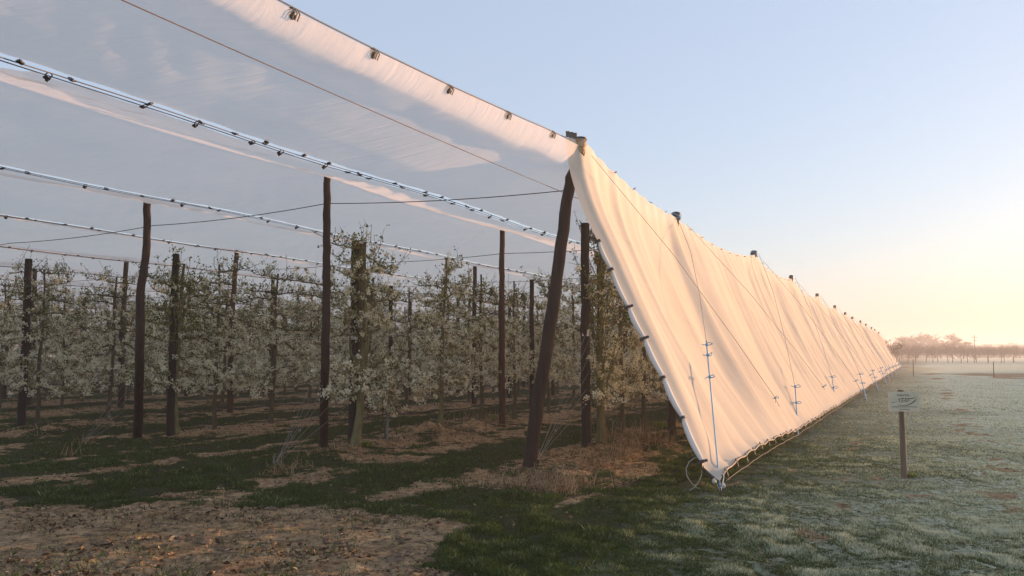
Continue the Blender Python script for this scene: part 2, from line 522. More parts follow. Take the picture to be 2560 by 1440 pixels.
SIDE = [(1452, 340, 11.8), (1690, 538, 16.3), (1885, 632, 23.6), (1978, 692, 30.6), (2043, 737, 38.2), (2087, 766, 45.6), (2113, 783, 52.6), (2131, 794, 58.8),
        (2151, 803, 66.0), (2165, 811, 72.5), (2179, 819, 80.5), (2187, 824, 86), (2197, 831, 94)]
_st = [P(*q) for q in SIDE]
_ss = [to_sw(q[0], q[1])[0] for q in _st]
_sz = [q[2] for q in _st]


def ridge_z(k, s):
    if k == 0:
        s = np.asarray(s, float)
        zi = np.interp(s, _ss, _sz) - 0.16
        seg = np.clip(np.searchsorted(_ss, s, side='right') - 1, 0, len(_ss) - 2)
        t = np.clip((s - np.array(_ss)[seg]) / (np.array(_ss)[seg + 1] - np.array(_ss)[seg]), 0, 1)
        zi = zi - 0.30 * 4 * t * (1 - t) - 1.3 * sstep(84, 90, s)
        front = np.interp(s, [-9, -6.1, -5.05, -3.72, -2.35, -1.0, 0.0], [4.27, 4.29, 4.325, 4.385, 4.47, 4.56, 4.61])
        return front + (zi - front) * sstep(-0.1, 1.2, s)
    base = RIDGE0 if k == 0 else 4.47
    if k == 0:
        # posts on row 0 every ~8.2 m
        return base - 0.10 * np.abs(np.sin(np.pi * (s) / 8.1)) - 0.12 * sstep(2, -10, -s * -1) * 0
    return base - 0.07 * np.abs(np.sin(np.pi * (s + 0.45) / 6.25))


def valley_z(k, s):
    b = {1: 3.93, 2: 4.04}.get(k, 4.10)
    return b - 0.03 * np.sin(np.pi * (s + 0.45) / 6.25) ** 2 + 0.02 * fbm(np.asarray(s) * 0.3, k * 7.7, 99, 2)


def wrow(k): return 4.2 * k


def wval(k): return 4.2 * k - 2.13


GAP = 0.085
# near-to-far sampling along the rows
S_AX = np.concatenate([np.arange(-9.2, 14, 0.16), np.arange(14, 45, 0.4), np.arange(45, 99, 1.2)])


def halfpanel(wa, za, wb, zb, n, prof):
    """cross profile from a to b; prof(t) gives the blend of height"""
    t = np.linspace(0, 1, n)
    W = wa + (wb - wa) * t
    return t, W, prof(t)


def roof_panel(k):
    s_ax = S_AX[S_AX > (-8.1 if k == 0 else -6.9)]
    S, = np.meshgrid(s_ax, indexing='ij')
    cols = []
    pieces = []
    if k > 0:
        t = np.linspace(0, 1, 16)
        pieces.append((wval(k) + GAP, wrow(k), t, 'up', k))
    t = np.linspace(0, 1, 44 if k == 0 else 20)
    pieces.append((wrow(k), wval(k + 1) - GAP, t, 'down', k + 1))
    Wc, Zc = [], []
    for (wa, wb, t, kind, kv) in pieces:
        W = wa + (wb - wa) * t
        for i, tt in enumerate(t):
            if kind == 'down' and k > 0 and i == 0: continue
            if kind == 'up':
                za, zb = valley_z(kv, s_ax), ridge_z(k, s_ax)
                h = za + (zb - za) * (tt ** 1.25)
            elif k == 0:
                za, zb = ridge_z(0, s_ax), valley_z(1, s_ax)
                hs = np.interp(tt, [0, 0.03, 0.075, 0.13, 0.20, 0.30, 0.70, 1.0], [0, 0.24, 0.43, 0.455, 0.45, 0.445, 0.85, 1.0])
                ed = 0.10 * fbm(s_ax * 0.9, tt * 3, 51, 3) * math.exp(-((tt - 0.17) / 0.14) ** 2)
                h = za + (zb - za) * (hs + ed)
            else:
                za, zb = ridge_z(k, s_ax), valley_z(kv, s_ax)
                h = za + (zb - za) * (tt ** 0.8)
            env = math.sin(math.pi * min(max(tt, 0), 1)) ** 0.7
            big = 0.055 * fbm(s_ax * 0.35 + 3 * k, tt * 1.2 + k * 5.1, 61, 3)
            fold = (0.035 if k == 0 else 0.065) * fbm(s_ax * 1.3 + tt * 2.2 + 9 * k, tt * 1.1 + k * 3.3, 71, 3)
            # wrinkles running slantwise away from the post tops
            d0 = np.abs(((s_ax + 0.45 + 3.125) % 6.25) - 3.125)
            wr = (0.010 if k == 0 else 0.022) * np.sin((s_ax - tt * 1.6) * 13 + 5 * fbm(s_ax * .5, tt * 2, 81 + k, 2)) * np.exp(-d0 / 1.3)
            h = h + env * (big + fold + wr)
            hem = 0.0
            if (kind == 'up' and i == 0) or (kind == 'down' and i == len(t) - 1):
                hem = 0.03 * np.abs(np.sin(s_ax * 2 * np.pi / 1.25 + (0 if kind == 'up' else 1.6)))
                hem = hem * (1 if kind == 'up' else -1)
            Wc.append(W[i] + hem + 0 * s_ax); Zc.append(h)
    W = np.array(Wc).T; Z = np.array(Zc).T
    S2 = np.repeat(s_ax[:, None], W.shape[1], 1)
    X = OC[0] + S2 * RD[0] - W * ND[0]; Y = OC[1] + S2 * RD[1] - W * ND[1]
    return X, Y, Z


def clip_bm(mb, p, d1, d2, sc_=1.0):
    """a ring clip with a gripping tab; p centre, d1 along the wire, d2 across"""
    up = np.array([0, 0, 1.0])
    n = 10
    ang = np.linspace(0, 2 * math.pi, n + 1)
    ring = np.array([p + 0.030 * sc_ * (math.cos(a) * d1 + math.sin(a) * (0.8 * d2 - 0.4 * up)) for a in ang])
    mb.tube(ring, 0.0065 * sc_, 5, cap=False)
    mb.box(p + d2 * 0.045 * sc_ + d1 * 0.01, (0.030 * sc_, 0.018 * sc_, 0.009 * sc_), np.array([d1, d2, np.cross(d1, d2)]))
    mb.box(p + d2 * 0.07 * sc_ + d1 * 0.03 * sc_, (0.014 * sc_, 0.007 * sc_, 0.012 * sc_), np.array([d1, d2, np.cross(d1, d2)]))


_clip_mesh = {}


def clip_obj(p, d1, d2, parent, mat, size=1.0, name='clip'):
    key = (mat.name, round(size, 2))
    if key not in _clip_mesh:
        mb = MB(); clip_bm(mb, np.zeros(3), np.array([1.0, 0, 0]), np.array([0, 1.0, 0]), size)
        o = mb.build(name, mat); _clip_mesh[key] = o.data
    else:
        o = bpy.data.objects.new(name, _clip_mesh[key]); COL.objects.link(o)
    o.parent = parent
    l = parent.location
    o.location = (p[0] - l[0], p[1] - l[1], p[2] - l[2])
    o.rotation_euler = (random.uniform(-.5, .5), random.uniform(-.4, .4), math.atan2(d1[1], d1[0]) + (0 if d2[0] * -d1[1] + d2[1] * d1[0] > 0 else math.pi))
    return o


RD3 = np.array([RD[0], RD[1], 0]); ND3 = np.array([ND[0], ND[1], 0])
rowdesc = {0: 'outermost roof net panel with sunlit lip, highest at the open edge'}
for k in range(ROWS):
    X, Y, Z = roof_panel(k)
    root = empty('roof_net', SW(0, wrow(k), 0))
    o = gridmesh('net_sheet', X, Y, Z, M_ROOF); keep(o, root)
    lab = rowdesc.get(k, 'pale roof net sheet draped over the %s line of tall posts from the side wall' % ORD[k])
    if k == 1: lab = 'pale roof net sheet draped over the post in the middle left, lit peach'
    tag(root, lab, 'orchard netting', 'roof net sheets')
    # ring clips on both hems, near part of the row only
    lim = {0: 60, 1: 50, 2: 42, 3: 34, 4: 26}.get(k, 0)
    cnt = 0
    for side in (0, 1):
        if side == 0 and k == 0: continue
        kv = k + side
        if lim == 0: break
        s = {1: -7.0, 2: -9.0, 3: -10, 4: -8, 5: -8}[kv] + (0.3 if side == 0 else 0.0)
        dirw = 1 if side == 0 else -1
        while s < 26 and cnt < 48 + 48 * side:
            w = wval(kv) + dirw * 0.035
            z = float(valley_z(kv, s)) - 0.01
            clip_obj(SW(s, w, z), RD3, -ND3 * dirw, root, M_CLIP, 0.85)
            s += random.choice([0.45, 0.62, 0.78, 0.95]) * (1.0 if kv == 1 else 1.25)
            cnt += 1

# clips along the free edge of the outermost sheet
root0 = [o for o in COL.objects if o.name == 'roof_net'][0]


def lump(mb, c, r, seed, sq=(1, 1, 1)):
    rg = np.random.default_rng(seed)
    us = np.linspace(0, math.pi, 6); vs_ = np.linspace(0, 2 * math.pi, 9)[:-1]
    vv = []
    for a in us:
        for b in vs_:
            q = r * (1 + rg.uniform(-0.3, 0.35))
            vv.append((c[0] + q * math.sin(a) * math.cos(b) * sq[0], c[1] + q * math.sin(a) * math.sin(b) * sq[1], c[2] + q * math.cos(a) * sq[2]))
    ff = []
    for i in range(5):
        for j in range(8):
            ff.append((i * 8 + j, i * 8 + (j + 1) % 8, (i + 1) * 8 + (j + 1) % 8, (i + 1) * 8 + j))
    mb.add(vv, ff)


s = -13.0
i = 0
for s in (-7.4, -6.12, -5.05, -3.72, -2.35, -1.01):
    mb = MB()
    z = float(ridge_z(0, s)) - 0.03
    c = SW(s, 0.03, z)
    lump(mb, c, 0.030, i, (1, 1, 1.1)); i += 1
    mb.box(c + np.array([0, 0, 0.02]), (0.026, 0.010, 0.034), np.array([RD3, ND3, [0, 0, 1]]))
    for a in (-.03, 0, .03):
        mb.tube(np.array([c + RD3 * a + ND3 * .03 + [0, 0, .05], c + RD3 * a + ND3 * 0.055, c + RD3 * a + ND3 * .03 - [0, 0, .05]]), 0.006, 5)
    o = mb.build('clip', M_CLIPW, None, False); keep(o, root0)


# ------------------------------------------------------------------ cables
def cable(name, pts, r, mat, label, cat, group=None, sag=0.0, seg=24, extra=None):
    pts = [np.asarray(p, float) for p in pts]
    out_ = []
    for a, b in zip(pts[:-1], pts[1:]):
        for i in range(seg):
            t = i / seg
            out_.append(a + (b - a) * t - np.array([0, 0, sag * 4 * t * (1 - t)]))
    out_.append(pts[-1])
    base = out_[0]
    mb = MB(); mb.tube(np.array(out_) - base, r, 5)
    if extra: extra(mb, base)
    o = mb.build(name, mat)
    o.location = tuple(base)
    tag(o, label, cat, group)
    return o


cable('ridge_cable', [SW(s, 0, float(ridge_z(0, s)) + 0.012) for s in np.arange(-8.1, 0.1, 0.75)] , 0.007, M_CABLE,
      'dark steel cable carrying the free edge of the outermost roof net', 'cable', seg=3)
cable('row_cable', [SW(-8.0, 0.15, 3.84), SW(-0.3, 0.25, 3.93), SW(1.2, 0.15, 3.95)], 0.0045, M_REDWIRE,
      'thin rusty wire running under the outermost roof net to the leaning corner post', 'cable', seg=30, sag=0.02)
for kv in range(1, 7):
    for j, (dw, nm) in enumerate(((-0.038, 'right'), (0.038, 'left'))):
        pts = [SW(s, wval(kv) + dw * (1 + 0.25 * math.sin(s * 2 + j * 2)), float(valley_z(kv, s)) - 0.012) for s in np.arange(-7.2, 90, 0.6)]
        side = 'camera side' if j == 0 else 'far side'
        cable('net_cable', pts, 0.0055, M_CABLE, 'dark wire on the %s of the %s slit between roof nets' % (side, ORD[kv - 1]), 'cable', 'wires along the slits between the roof nets', seg=1)


def across(s_off, zz, label, kmax=9):
    pts = []
    for k in range(0, kmax):
        w = wrow(k) + (0.16 if k == 0 else 0)
        pts.append(SW(s_off[min(k, len(s_off) - 1)], w, zz[min(k, len(zz) - 1)]))
    cable('cross_cable', pts, 0.007, M_CABLE, label, 'cable', 'cables strung across the rows', sag=0.05)


across([-0.12, -0.51, -0.3, -0.3], [3.95, 4.02, 3.98, 3.9], 'dark cable strung from the leaning corner post across the first posts')
across([6.0, 5.8, 5.97, 5.9], [3.95, 3.9, 3.9, 3.9], 'second dark cable strung across the rows, by the second tall posts')
across([12.2, 12.1, 12.2, 12.2], [3.9], 'third thin cable strung across the rows deeper in the orchard')
# joints on the first cross cable
o = None


# ------------------------------------------------------------------ posts
def post_mesh(mb, pts, r0, r1, sides=10, seed=0, flat_top=True):
    """a round timber pole through the given points, radii r0 (foot) to r1 (top)"""
    pts = np.asarray(pts, float)
    n = 26
    t = np.linspace(0, 1, n)
    tt = np.linspace(0, 1, len(pts))
    q = np.stack([np.interp(t, tt, pts[:, i]) for i in range(3)], -1)
    # soften the corners
    for _ in range(3):
        q[1:-1] = (q[:-2] + 2 * q[1:-1] + q[2:]) / 4
    rg = np.random.default_rng(seed)
    q[1:-1, :2] += rg.normal(0, 0.006, (n - 2, 2))
    rr = (r0 + (r1 - r0) * t) * (1 + rg.uniform(-0.035, 0.035, n))
    mb.tube(q, rr, sides)


def net_post(pts, r0, r1, label, mat=M_POST, seed=0, group='tall netting posts'):
    pts = np.asarray(pts, float)
    base = pts[0].copy()
    mb = MB(); post_mesh(mb, pts - base, r0, r1, 12, seed)
    o = mb.build('net_post', mat)
    o.location = tuple(base)
    tag(o, label, 'post', group)
    return o


# leaning corner post (top end shows pale, sawn)
cp_top = np.array([1.0, 11.8, 4.70]); cp_foot = G(1318, 1168); cp_foot[2] = -0.1
cp_mid = P(1378, 800, 11.7)
corner = empty('net_post', (cp_foot[0], cp_foot[1], 0))
mb = MB(); post_mesh(mb, [cp_foot, cp_mid, P(1421, 470, 11.8), [0.985, 11.8, 4.50]], 0.098, 0.072, 14, 3)
keep(mb.build('pole', M_POST), corner)
mb = MB(); post_mesh(mb, [[0.985, 11.8, 4.499], cp_top], 0.08, 0.083, 14, 4)
keep(mb.build('pole_top', M_PALEPOST), corner)
mb = MB(); mb.tube([cp_top + [0, 0, -0.005], cp_top + [0.002, 0, 0.028]], [0.088, 0.08], 14)
keep(mb.build('post_cap', M_CLIP), corner)
tag(corner, 'thick dark corner post leaning outward where side net meets roof', 'post', 'tall netting posts')

net_post([G(808, 1137, -0.1), P(812, 900, 13.15), P(818, 700, 13.2), P(816, 560, 13.2), P(819, 440, 13.2)], 0.074, 0.058,
         'straight dark post in the middle left, its head touching the peach strip of net', seed=11)
net_post([G(343, 1107, -0.1), P(350, 900, 14.9), P(350, 730, 14.9), P(366, 640, 14.9), P(368, 503, 14.9)], 0.085, 0.062,
         'dark post with a bend halfway up, left of the green leafed tree', seed=12)
net_post([SW(5.75, 4.2, -0.1), SW(5.72, 4.2, 2.2), SW(5.72, 4.18, 4.42)], 0.078, 0.058,
         'reddish brown tall post standing between the first post and the leaning corner post', M_REDPOST, 13)
net_post([SW(6.1, 8.4, -0.1), SW(6.1, 8.4, 2.2), SW(6.1, 8.42, 4.5)], 0.08, 0.062,
         'tall reddish post directly behind the trellis post with the left number plate', M_REDPOST, 14)
net_post([SW(5.97, 12.6, -0.1), SW(5.92, 12.62, 2.2), SW(6.0, 12.55, 4.47)], 0.085, 0.06,
         'rusty orange tall post between the two left dark posts, top beside a slit', M_REDPOST, 15)
net_post([SW(5.87, 16.8, -0.1), SW(5.8, 16.8, 2.2), SW(5.87, 16.8, 4.47)], 0.085, 0.065,
         'tall dark post far left, just left of the bent post', M_POST, 16)
for k in range(1, 8):
    for j in range(0, 12):
        s = -0.4 + 6.25 * j
        if j == 0: continue
        if j == 1 and k < 5: continue
        p = SW(s, wrow(k))
        ang = p[0] / p[1]
        if ang < -0.66 or ang > 0.16 or p[1] > 60: continue
        net_post([SW(s, wrow(k), -0.1), SW(s + random.uniform(-.05, .05), wrow(k), 2.2), SW(s, wrow(k), 4.42)], 0.08, 0.062,
                 'tall dark post, %s from the front in the %s line of posts' % (ORD[j], ORD[k]), random.choice([M_POST, M_REDPOST, M_POST]), 20 + k * 20 + j)

# posts carrying the side net: their capped heads stand above it
side_tops = []
for i, (px, py, Yd) in enumerate(SIDE):
    t = P(px, py, Yd)
    side_tops.append(t)
    if i == 0: continue
    foot = np.array([t[0] - 0.15 * ND[0], t[1] - 0.15 * ND[1], -0.1])
    root = empty('net_post', (foot[0], foot[1], 0))
    mb = MB(); post_mesh(mb, [foot, (foot + t) / 2, t], 0.08, 0.065, 10, 200 + i)
    keep(mb.build('pole', M_POST), root)
    mb = MB()
    r = 0.095 if i < 3 else 0.085
    mb.tube([t + [0, 0, -0.10], t + [0, 0, -0.02], t + [0, 0, 0.045], t + [0, 0, 0.065]], [r * 0.9, r, r * 0.95, r * 0.5], 12)
    keep(mb.build('post_cap', M_CLIP), root)
    if i < 3:
        mb = MB()
        aa = np.linspace(0, 2 * math.pi, 14)
        mb.tube([t + [math.cos(a) * (r + .008), math.sin(a) * (r + .008), -0.01 + 0.03 * math.sin(a * 2)] for a in aa], 0.009, 5)
        mb.tube([t + [math.cos(a) * (r + .008), math.sin(a) * (r + .008), -0.06 + 0.02 * math.cos(a)] for a in aa], 0.008, 5)
        keep(mb.build('rope_lashing', M_BLUE), root)
    tag(root, 'capped post head above the side net, %s beyond the leaning corner' % ORD[i - 1], 'post', 'posts along the side net')

# ------------------------------------------------------------------ side net
# top curve with a scallop between posts, bottom line near the ground
edge_px = [(1412, 343), (1424, 420), (1440, 475), (1463, 535), (1497, 604), (1528, 672), (1570, 765), (1610, 845), (1658, 943), (1706, 1043), (1755, 1152), (1764, 1184)]
B0 = np.array([2.42, 9.78, 0.13]); B1 = B0 + np.array([0.4928, 1.0, 0]) * 90.5
top_pts = [P(1412, 343, 11.72)]
for i, t in enumerate(side_tops):
    if i == 0: top_pts.append(t + [0.0, 0, -0.03])
    else: top_pts.append(t + np.array([0.03, -0.02, -0.05]))
top_pts.append(P(2216, 850, 99.0))
top_pts.append(P(2222, 862, 100.2))
top_pts = np.array(top_pts)
cum = np.concatenate([[0], np.cumsum(np.linalg.norm(np.diff(top_pts, axis=0), axis=1))])
L = cum[-1]


def topcurve(a):
    """a = metres along the top"""
    p = np.stack([np.interp(a, cum, top_pts[:, i]) for i in range(3)], -1)
    seg = np.clip(np.searchsorted(cum, a, side='right') - 1, 0, len(cum) - 2)
    t = (a - cum[seg]) / (cum[seg + 1] - cum[seg])
    ln = cum[seg + 1] - cum[seg]
    p[..., 2] -= 0.0085 * ln ** 1.6 * 4 * t * (1 - t) * (ln > 2)
    # fine scallops between clips
    p[..., 2] -= 0.018 * np.abs(np.sin(a * math.pi / 1.02)) * (a > 1.0)
    return p


a_ax = [0.0]
while a_ax[-1] < L - 0.05:
    a = a_ax[-1]
    a_ax.append(a + 0.045 + 0.0016 * a)
a_ax = np.array(a_ax[:-1] + [L])
b_ax = np.linspace(0, 1, 64)
A, B = np.meshgrid(a_ax, b_ax, indexing='ij')
T = topcurve(a_ax)
frac = (a_ax / L)
# bottom points: same station along the row, drawn forward a little
st_top = (T[:, 0] - OC[0]) * RD[0] + (T[:, 1] - OC[1]) * RD[1]
sB0 = (B0[0] - OC[0]) * RD[0] + (B0[1] - OC[1]) * RD[1]
lead = -1.0 - 0.0 * st_top
sb = st_top + (sB0 - st_top[0]) * (1 - sstep(0, 60, st_top) * 0.4)
sb = sb - 0.0
BT = B0[None, :] + (sb - sB0)[:, None] * RD3[None, :]
BT[:, 2] = 0.15 + 0.05 * fbm(a_ax * 0.5, 3.0, 31, 2) + 0.035 * np.abs(np.sin(a_ax * math.pi / 0.8))
# a dip of the hem to the corner anchor
BT[:, 2] += -0.06 * np.exp(-(a_ax / 0.5) ** 2) + 0.10 * np.sin(np.clip(a_ax / 6.5, 0, 1) * math.pi)
# fill the patch in image height order: leading edge curve
pe = []
for (px, py) in edge_px:
    f_ = (py - 343) / (1184 - 343.0)
    pe.append(P(px, py, 11.72 + (9.95 - 11.72) * f_))
pe.append(B0)
pe = np.array(pe)
ce = np.concatenate([[0], np.cumsum(np.linalg.norm(np.diff(pe, axis=0), axis=1))])
ce /= ce[-1]
E = np.stack([np.interp(b_ax, ce, pe[:, i]) for i in range(3)], -1)
for _ in range(2):
    E[1:-1] = (E[:-2] + 2 * E[1:-1] + E[2:]) / 4
straight0 = T[0][None, :] * (1 - b_ax)[:, None] + BT[0][None, :] * b_ax[:, None]
dE = E - straight0
PT = T[:, None, :] * (1 - B)[..., None] + BT[:, None, :] * B[..., None]
PT = PT + dE[None, :, :] * np.exp(-(A / 1.9) ** 1.5)[..., None]
# belly of the cloth: falls in a slack curve
PT[..., 2] -= 0.10 * np.sin(np.pi * B) * sstep(0.3, 3, A)
wall_n = np.cross(BT[100] - T[100], RD3); wall_n /= np.linalg.norm(wall_n)
if wall_n[0] < 0: wall_n = -wall_n
# folds
warp = 0.9 * fbm(A * 0.22, B * 0.9, 41, 2)
u = A + 0.55 * (B - 0.5) * np.sin(A * 0.21) + warp
f1 = fbm(u * 1.15, B * 0.55, 42, 2)
f2 = fbm(u * 3.1 + 4, B * 0.9, 43, 2)
f3 = fbm(u * 0.42, B * 0.5, 44, 2)
ridged = 1 - np.abs(f1) * 3.2
amp = np.minimum(1, B * 6 + 0.15) * np.minimum(1, (1 - B) * 3 + 0.12)
u2 = A + 0.9 * fbm(A * 0.3 + 5, B * 0.7, 47, 2) + 0.25 * B
f4 = fbm(u2 * 0.85, B * 0.35 + 2, 48, 1)
billow = 0.5 - np.sqrt(f4 * f4 + 0.0012) * 2.4
f5 = fbm(u2 * 1.9 + 3, B * 0.5 + 8, 49, 1)
billow2 = 0.5 - np.sqrt(f5 * f5 + 0.001) * 2.4
disp = amp * (0.11 * f1 + 0.022 * f2 + 0.23 * f3 + 0.09 * billow + 0.03 * billow2)
disp -= 0.13 * np.sin(np.pi * np.clip(B, 0, 1)) ** 0.6 * sstep(0.2, 2.0, A)
# small gathers right under the top
disp += 0.010 * np.sin(A * 2 * math.pi / 0.51 + 2 * f3) * np.exp(-B * 9) * (A > 0.5)
disp *= sstep(-0.2, 0.9, A)
PT = PT + disp[..., None] * wall_n
side_root = empty('side_net', (B0[0], B0[1], 0))
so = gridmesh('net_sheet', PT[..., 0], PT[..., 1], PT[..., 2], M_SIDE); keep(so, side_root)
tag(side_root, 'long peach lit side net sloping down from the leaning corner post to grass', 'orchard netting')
# the rolled hem of the leading edge, lashed with dark clamps
hem_px = [(1497, 604), (1528, 674), (1570, 768), (1610, 846), (1658, 943), (1706, 1043), (1756, 1152)]


def on_edge(py):
    f_ = (py - 343) / (1184 - 343.0)
    px = np.interp(py, [p[1] for p in edge_px], [p[0] for p in edge_px])
    return P(px, py, 11.72 + (9.95 - 11.72) * f_) + np.array([-0.01, -0.06, 0])


for i in range(len(hem_px) - 1):
    y0, y1 = hem_px[i][1] + 4, hem_px[i + 1][1] - 2
    ys = np.linspace(y0, y1, 12)
    pts = np.array([on_edge(y) for y in ys])
    t = np.linspace(0, 1, 12)
    pts[:, 0] += -0.02 * np.sin(np.pi * t)
    r = 0.036 * (0.55 + 0.45 * np.sin(np.pi * np.clip(t * 1.02, 0, 1)) ** 0.45) * (1 if i > 1 else 0.8)
    mb = MB(); mb.tube(pts, r, 10)
    keep(mb.build('hem_roll', M_HEM), side_root)
for i, (px, py) in enumerate(hem_px):
    c = on_edge(py)
    mb = MB()
    d = on_edge(py + 10) - on_edge(py - 10); d /= np.linalg.norm(d)
    a = np.cross(d, [0, 1, 0]); a /= np.linalg.norm(a); b = np.cross(d, a)
    mb.tube([c - d * 0.014, c + d * 0.014], 0.031, 10)
    mb.box(c - a * 0.036, (0.016, 0.014, 0.018), np.array([a, b, d]))
    mb.box(c - a * 0.052 + d * 0.006, (0.009, 0.010, 0.010), np.array([a, b, d]))
    if i in (2, 3, 6): mb.box(c + a * 0.045, (0.018, 0.013, 0.014), np.array([a, b, d]))
    keep(mb.build('clamp', M_CLIP, None, False), side_root)
# clips on the top hem and the bottom hem
na = 0
for a in np.concatenate([np.arange(1.6, 24, 0.92), np.arange(24, 60, 2.1)]):
    if na > 44: break
    p = topcurve(np.array([a]))[0]
    clip_obj(p + np.array([0.02, -0.03, -0.035]), RD3, ND3, side_root, M_CLIPW, 0.55); na += 1
# lower carrying rope, pegs
nb = 0
for a in np.arange(0.35, 24, 0.62):
    i = int(np.searchsorted(a_ax, a))
    p = PT[i, -1]
    mb = MB()
    mb.tube([p + [0.0, 0, 0.045], p + [0.02, -0.01, 0.0], p + [0.03, -0.02, -0.055], p + [0.035, -0.03, -0.07]], 0.0035, 5)
    mb.box(p + [0.0, 0, 0.03], (0.014, 0.006, 0.012), np.array([RD3, ND3, [0, 0, 1]]))
    keep(mb.build('hem_hook', M_CLIP, None, False), side_root); nb += 1
pts = [PT[i, -1] + np.array([0.0, 0.0, 0.004]) for i in range(4, len(a_ax), 4)]
mb = MB(); mb.tube(pts, 0.014, 6); keep(mb.build('hem_cord', M_CLIPW), side_root)
# corner clips by the post
mb = MB()
for (px, py) in ((1419, 336), (1428, 338), (1437, 340)):
    c = P(px, py, 11.70)
    for q in (-0.02, 0, 0.02):
        mb.tube([c + [q, 0, 0.045], c + [q + .004, -0.01, 0], c + [q, 0, -0.04]], 0.010, 6)
keep(mb.build('corner_clip', M_CLIPW), side_root)

base_pts = [PT[i, -1] + np.array([0.03, -0.02, -0.05 - (PT[i, -1][2] - 0.15) * 0.7]) for i in range(2, len(a_ax), 6)]
base_pts = [G(1797, 1224, 0.0)] + base_pts
b0 = np.array(base_pts[0])
mb = MB(); mb.tube(np.array(base_pts) - b0, 0.004, 5)
o = mb.build('ground_rope', M_CLIPW); o.location = tuple(b0)
tag(o, 'pale rope stretched just above the grass along the foot of the side net', 'rope')


# ------------------------------------------------------------------ guy ropes on the outside of the side net
def wobble(n, amp, seed):
    rg = np.random.default_rng(seed)
    return np.cumsum(rg.normal(0, amp, (n, 3)), 0) * 0.3


def knot(mb, c, d, r, seed):
    rg = np.random.default_rng(seed)
    a = np.linspace(0, 4 * math.pi, 16)
    side = np.cross(d, [0.3, 1, 0.1]); side /= np.linalg.norm(side); up = np.cross(d, side)
    pts = [c + side * math.cos(q) * r * 1.6 + up * math.sin(q) * r * 1.6 + d * (q / 12.5 - .5) * r * 5 for q in a]
    mb.tube(pts, r, 5)
    # a loop and a loose tail
    lp = [c + side * x * r * 9 + d * y * r * 9 for x, y in [(u_ * rg.uniform(.5, 1.1), v_ * rg.uniform(.6, 1.6)) for u_, v_ in ((0, 0), (.6, -.5), (1.1, -.35), (1.2, .25), (.9, .5), (.4, .3), (0, 0))]]
    mb.tube(lp, r * 0.8, 5)
    tl = [c, c - side * r * 5 - d * r * 2, c - side * r * 8 - d * r * (5 if rg.random() < .5 else -2)]
    mb.tube(tl, r * 0.8, 5)


BOW = np.array([0.16, -0.14, 0.02])


def guy(top, bot, label, blue_from, knots, seed, r=0.006, tail=False, blue=True):
    top = np.asarray(top, float); bot = np.asarray(bot, float)
    root = empty('guy_rope', bot)
    mid = top + (bot - top) * blue_from
    mid = mid + BOW * 0.75
    mb = MB(); mb.tube([top, top + (mid - top) * .35 + BOW * .5, top + (mid - top) * .7 + BOW * .35, mid], r * 0.8, 5); keep(mb.build('upper_line', M_ROPE), root)
    ml = M_BLUE if blue else M_ROPE
    mb = MB(); mb.tube([mid, mid + (bot - mid) * .5, bot], r * (1.5 if blue else 0.9), 6); keep(mb.build('lower_line', ml), root)
    d = (bot - top) / np.linalg.norm(bot - top)
    for q, f_ in enumerate(knots):
        mb = MB(); knot(mb, (mid + (bot - mid) * (f_ - blue_from) / (1 - blue_from)) if f_ >= blue_from else mid, d, r * 1.35, seed + q); keep(mb.build('knot', M_BLUE), root)
    if tail:
        a = mid; e = mid + (bot - mid) * .75
        side = np.array([-0.05, -0.05, -0.03])
        mb = MB(); mb.tube([a, a + (e - a) * .25 + side * 1.3, a + (e - a) * .6 + side * 1.1, e, bot + np.array([-0.12, -0.1, 0.06])], r * 0.8, 5)
        keep(mb.build('loose_end', M_ROPE), root)
    tag(root, label, 'rope', 'guy ropes outside the side net')


# ground stations of the anchors, one for each post
anch = [G(1801, 1231), G(1988, 1088), G(2086, 1021)]
for i in range(3, len(side_tops)):
    t = side_tops[i]
    a = np.array([t[0], t[1], 0]) + ND3 * 2.45 - RD3 * 1.1
    anch.append(a)
OUT = np.array([0.10, -0.13, 0])


def tube_clear(p):  # keep ropes clear of the cloth
    return p + OUT


guy(side_tops[1] + [0, -0.09, -0.05], anch[0] + [0, 0, 0.0], 'rope with long blue lower half, nearest, from the first capped post', 0.585, (0.60, 0.635, 0.705), 1, 0.0062)
guy(P(1479, 389, 11.62) , anch[1] + [-0.06, -0.05, 0.02], 'grey rope crossing from the corner post to the second peg', 0.83, (0.828, 0.955), 5, 0.0062, tail=True, blue=False)
for i in range(2, len(side_tops)):
    t = side_tops[i] + np.array([0.05, -0.09, -0.04])
    guy(t + OUT * .4, anch[i - 1] + np.array([0.05, -0.04, 0]), 'steep blue ended rope, %s counting from the corner' % ORD[i - 1], 0.80, (0.80, 0.87) if i < 7 else (0.85,), 30 + i, 0.006 + i * 0.0006)
    if i < len(side_tops) - 1:
        t0 = side_tops[i - 1] + np.array([0.14, -0.05, -0.22])
        guy(t0 + OUT * .6, anch[i] + np.array([-0.02, -0.05, 0.02]), 'long slanting grey rope, %s counting from the corner' % ORD[i - 1], 0.84, (0.84, 0.92) if i < 6 else (0.86,), 60 + i, 0.006 + i * 0.0005, blue=False)
for i, a in enumerate(anch[:6]):
    mb = MB(); mb.tube([[0, 0, -0.08], [0.005, 0, 0.035], [0.01, 0, 0.05]], [0.012, 0.012, 0.016], 8)
    aa = np.linspace(0, 2 * math.pi, 10)
    mb.tube([[0.03 * math.cos(q), 0, 0.045 + 0.025 * math.sin(q)] for q in aa], 0.006, 5)
    o = mb.build('ground_peg', M_CLIP); o.location = tuple(a)
    tag(o, 'dark screw peg in the grass holding the %s guy rope' % ORD[i], 'peg', 'pegs at the foot of the side net')

